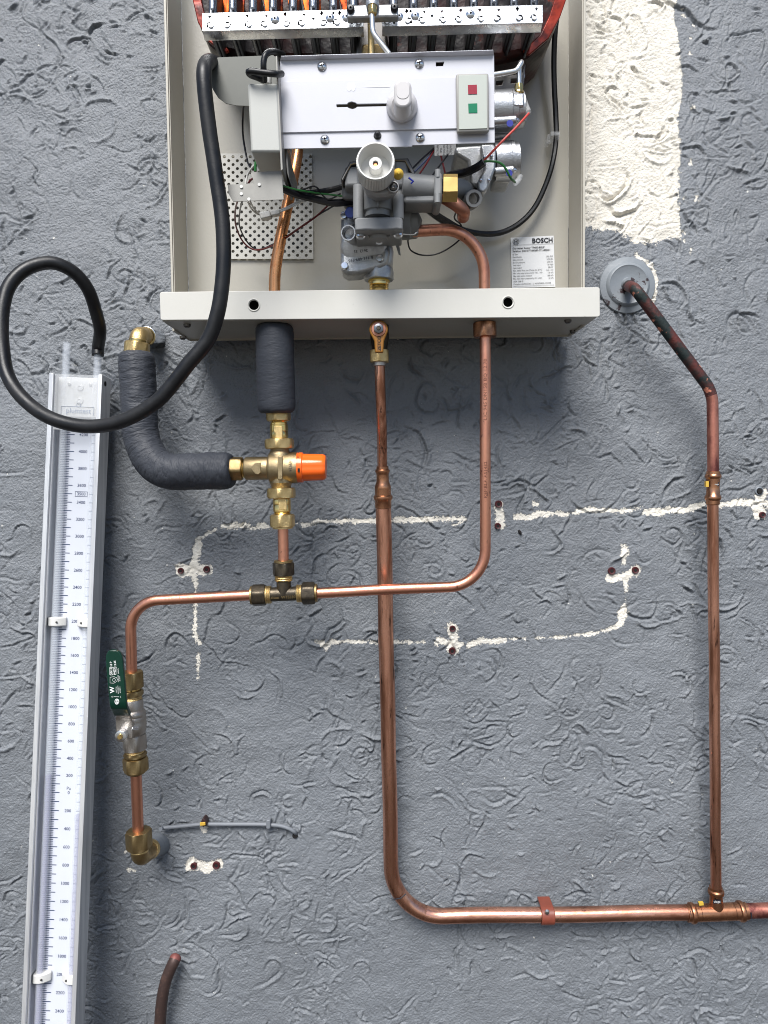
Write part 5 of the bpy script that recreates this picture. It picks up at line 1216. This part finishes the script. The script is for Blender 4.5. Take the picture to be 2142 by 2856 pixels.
lm = MB(); text('plumtest', .0085, plane_fn(M(.004, .0435, -.0026), ur, uu), lm, bold=.01, sx=.98)
for (a_, b_, c_, d_) in ((-.0165, .0385, .022, .0385), (-.0165, .0385, -.0165, .0485), (.022, .0385, .022, .0485)): tube([M(a_, b_, -.0026), M(c_, d_, -.0026)], .0003, 4, lm)
tube([M(.004 + .0025 * math.cos(t), .0365 + .0025 * math.sin(t), -.0026) for t in [2 * PI * i / 14 for i in range(15)]], .00025, 4, lm)
finish('printed_logo', lm, 'ink_faint', man, smooth=0)
# glass tubes with coloured water
UT, RT, NT = .0188, .0046, PD + .0054
for i, u in enumerate((-UT, UT)):
    lv = s_of(215 if i == 0 else -215)
    gt = MB(); p0 = M(u, -.040, NT); Lg = ML - .07 + .04
    lathe(p0, p0 + dn, [(0, RT * .72), (0, RT), (Lg, RT), (Lg, RT * .72), (0, RT * .72)], 24, gt, cap=False)
    tb_ = finish('gauge_tube', gt, 'clear', man, smooth=40)
    fm = MB(); lathe(M(u, lv, NT), M(u, lv + 1, NT), [(0, RT * .70), (ML - .075 - lv, RT * .70)], 24, fm)
    finish('gauge_fluid', fm, 'fluid', tb_)
for s in (s_of(2000), s_of(-2000)):
    for sg_ in (-1, 1):
        cm = MB(); wC = .0053
        pr_ = []
        n_ = 12
        pts = [(-.0255, PD + .0001), (-.0255, NT + .0050), (-.0225, NT + .0062), (-.0165, NT + .0062), (-.0125, NT + .004), (-.0085, PD + .006), (-.0068, PD + .004), (-.0068, PD + .0001)]
        vs = [M(-sg_ * u if sg_ == 1 else u, s - wC, n) for u, n in pts] + [M(-sg_ * u if sg_ == 1 else u, s + wC, n) for u, n in pts]
        m_ = len(pts); fs = [tuple(range(m_)), tuple(range(2 * m_ - 1, m_ - 1, -1))] + [(i, (i + 1) % m_, (i + 1) % m_ + m_, i + m_)[::-1] for i in range(m_)]
        if sg_ == 1: fs = [f_[::-1] for f_ in fs]
        cm.add(vs, fs); cl_ = finish('tube_clip', cm, 'white_plastic', man, .0012)
        q = M(sg_ * .0145, s, NT + .0052); finish('clip_screw', lathe(q, q + mn, [(0, .0011), (.0010, .0011), (.0011, .0005)], 12), 'steel_dark', cl_)

# ------------------------------------------------------------------ black hose from manometer to heater
sp = M(UT, -.030, NT)
hz = [M(UT, -.026, NT), M(UT, -.036, NT)] + [W(*p) for p in [(279, 920, .050), (267, 868, .064), (248, 812, .078), (216, 768, .090), (176, 742, .100), (138, 733, .106), (94, 741, .112), (56, 762, .118), (25, 799, .124), (9, 852, .130), (4, 915, .136), (8, 978, .142),
      (19, 1040, .148), (47, 1091, .154), (91, 1135, .160), (141, 1166, .166), (204, 1185, .170), (266, 1189, .174), (329, 1178, .180), (392, 1150, .186), (445, 1113, .190), (489, 1062, .193), (526, 1014, .195), (579, 950, .197), (606, 877, .200), (619, 798, .201), (624, 718, .201),
      (622, 639, .201), (615, 571, .201), (604, 499, .202), (594, 430, .203), (586, 378, .204), (576, 300, .206), (570, 240, .207), (569, 200, .205), (574, 180, .196), (584, 172, .178), (598, 176, .160), (620, 186, .150)]]
hm = tube(catmull(hz, 6), .0071, 20)
hose = finish('rubber_hose', hm, 'rubber', loc=W(266, 1189, .17), smooth=60)
tag(hose, 'black rubber hose looping from the manometer top across to the heater', 'hose')

# ------------------------------------------------------------------ small things on the wall
gcb = thing('grey_cable', W(456, 2309, .0), 'thin grey painted cable clipped along the wall at lower left', 'cable')
finish('cable', tube(wpath([(448, 2312, .012), (456, 2309, .006), (490, 2306, .006), (530, 2302, .0065), (565, 2299, .007), (635, 2299, .006), (700, 2299, .006), (747, 2300, .0065), (785, 2304, .006), (808, 2312, .006), (822, 2321, .004), (830, 2330, -.006)]), S(5.6, 0), 12), 'grey_cable', gcb)
k = S(1, 0)
cm = MB(); prism(rrect(742, 2288, 754, 2313, 4), .012, .010, mb=cm); finish('cable_clip', cm, 'grey_cable', gcb, .001)
cm = MB(); prism([(558, 2300), (562, 2288), (568, 2282), (575, 2290), (577, 2303), (566, 2308)], .014, .012, mb=cm); finish('broken_clip', cm, 'brown_clip', gcb, .001)
finish('clip_nail', prism([(557, 2295), (572, 2294), (573, 2302), (558, 2304)], .0155, .002), 'yellow_paint', gcb, .0004)
q = W(823, 2331, .0015); ch_ = finish('cable_hole', lathe(q, q + Vector((0, -1, 0)), [(0, 8 * k), (.0012, 7 * k), (.0013, .0001)], 14, cap=False), 'hole_black', gcb)
st_ = thing('capped_pipe', W(450, 2856, .03), 'brown capped copper pipe stub at the bottom of the wall', 'pipe')
sp_ = wpath([(492, 2664, .012), (486, 2680, .018), (474, 2706, .020), (463, 2735, .021), (454, 2775, .022), (448, 2830, .022), (446, 2900, .022), (446, 3100, .022)])
finish('pipe', tube(sp_[6:], S(16.5, .02), 20), 'pipe_brown', st_)
pe = MB(); tube(sp_[:8], [S(16.5, .02) * f_ for f_ in (.35, .7, .88, .96, .99, 1.005, 1.005, 1.005)], 20, pe); finish('pipe_end', pe, 'copper_end', st_)
plugs = [((505, 1592), 'left one on the white cross left of the tee'), ((577, 1588), 'right one on the white cross left of the tee'),
         ((1390, 1406), 'upper of the pair just right of the bright copper pipe'), ((1388, 1467), 'lower of the pair just right of the bright copper pipe'),
         ((1262, 1753), 'upper of the pair right of the wide gas pipe'), ((1261, 1815), 'lower of the pair right of the wide gas pipe'),
         ((1705, 1592), 'left one on the white cross at far right'), ((1771, 1590), 'right one on the white cross at far right'),
         ((541, 2414), 'left of the pair below the grey cable'), ((604, 2412), 'right of the pair below the grey cable'),
         ((2125, 1436), 'at the right edge beside the white paint line')]
def wall_plug(px, py, lbl, red=True):
    q = W(px, py, 0); k = S(1, 0) * rnd.uniform(.74, .95)
    t = thing('wall_plug' if red else 'drill_hole', q, lbl, 'wall plug' if red else 'hole', 'wall plugs left in the wall' if red else None)
    if red:
        finish('plug_collar', lathe(q + Vector((0, .004, 0)), q + Vector((0, -1, 0)), [(0, 11.5 * k), (.0062, 11.5 * k), (.0072, 10 * k), (.0066, 5.5 * k), (.0030, 5 * k)], 18, cap=False), 'plug_red', t)
    else:
        finish('chipped_rim', lathe(q + Vector((0, .004, 0)), q + Vector((0, -1, 0)), [(0, 15 * k), (.0052, 13 * k), (.0058, 11 * k), (.0048, 8 * k)], 16, cap=False), 'grey_painted', t)
    finish('plug_bore', lathe(q + Vector((0, .004, 0)), q + Vector((0, -1, 0)), [(0, 7.5 * k), (.0072 if not red else .0066, 7.5 * k if not red else 5.2 * k), (.0073 if not red else .0067, .0001)], 14, cap=False), 'hole_black', t)
for (p, s) in plugs: wall_plug(p[0], p[1], 'dark red plastic wall plug, ' + s)
wall_plug(2117, 1370, 'empty drill hole at the right edge above the red plug', False)
q = W(1451, 1485, .002)
fl2 = finish('dead_fly', lathe(q + Vector((-.002, 0, .003)), q + Vector((.0015, 0, -.003)), [(0, .0008), (.002, .0019), (.005, .0016), (.0068, .0005)], 10), 'hole_black', loc=q)
tag(fl2, 'tiny dark speck of an insect on the wall below the red plugs', 'insect')
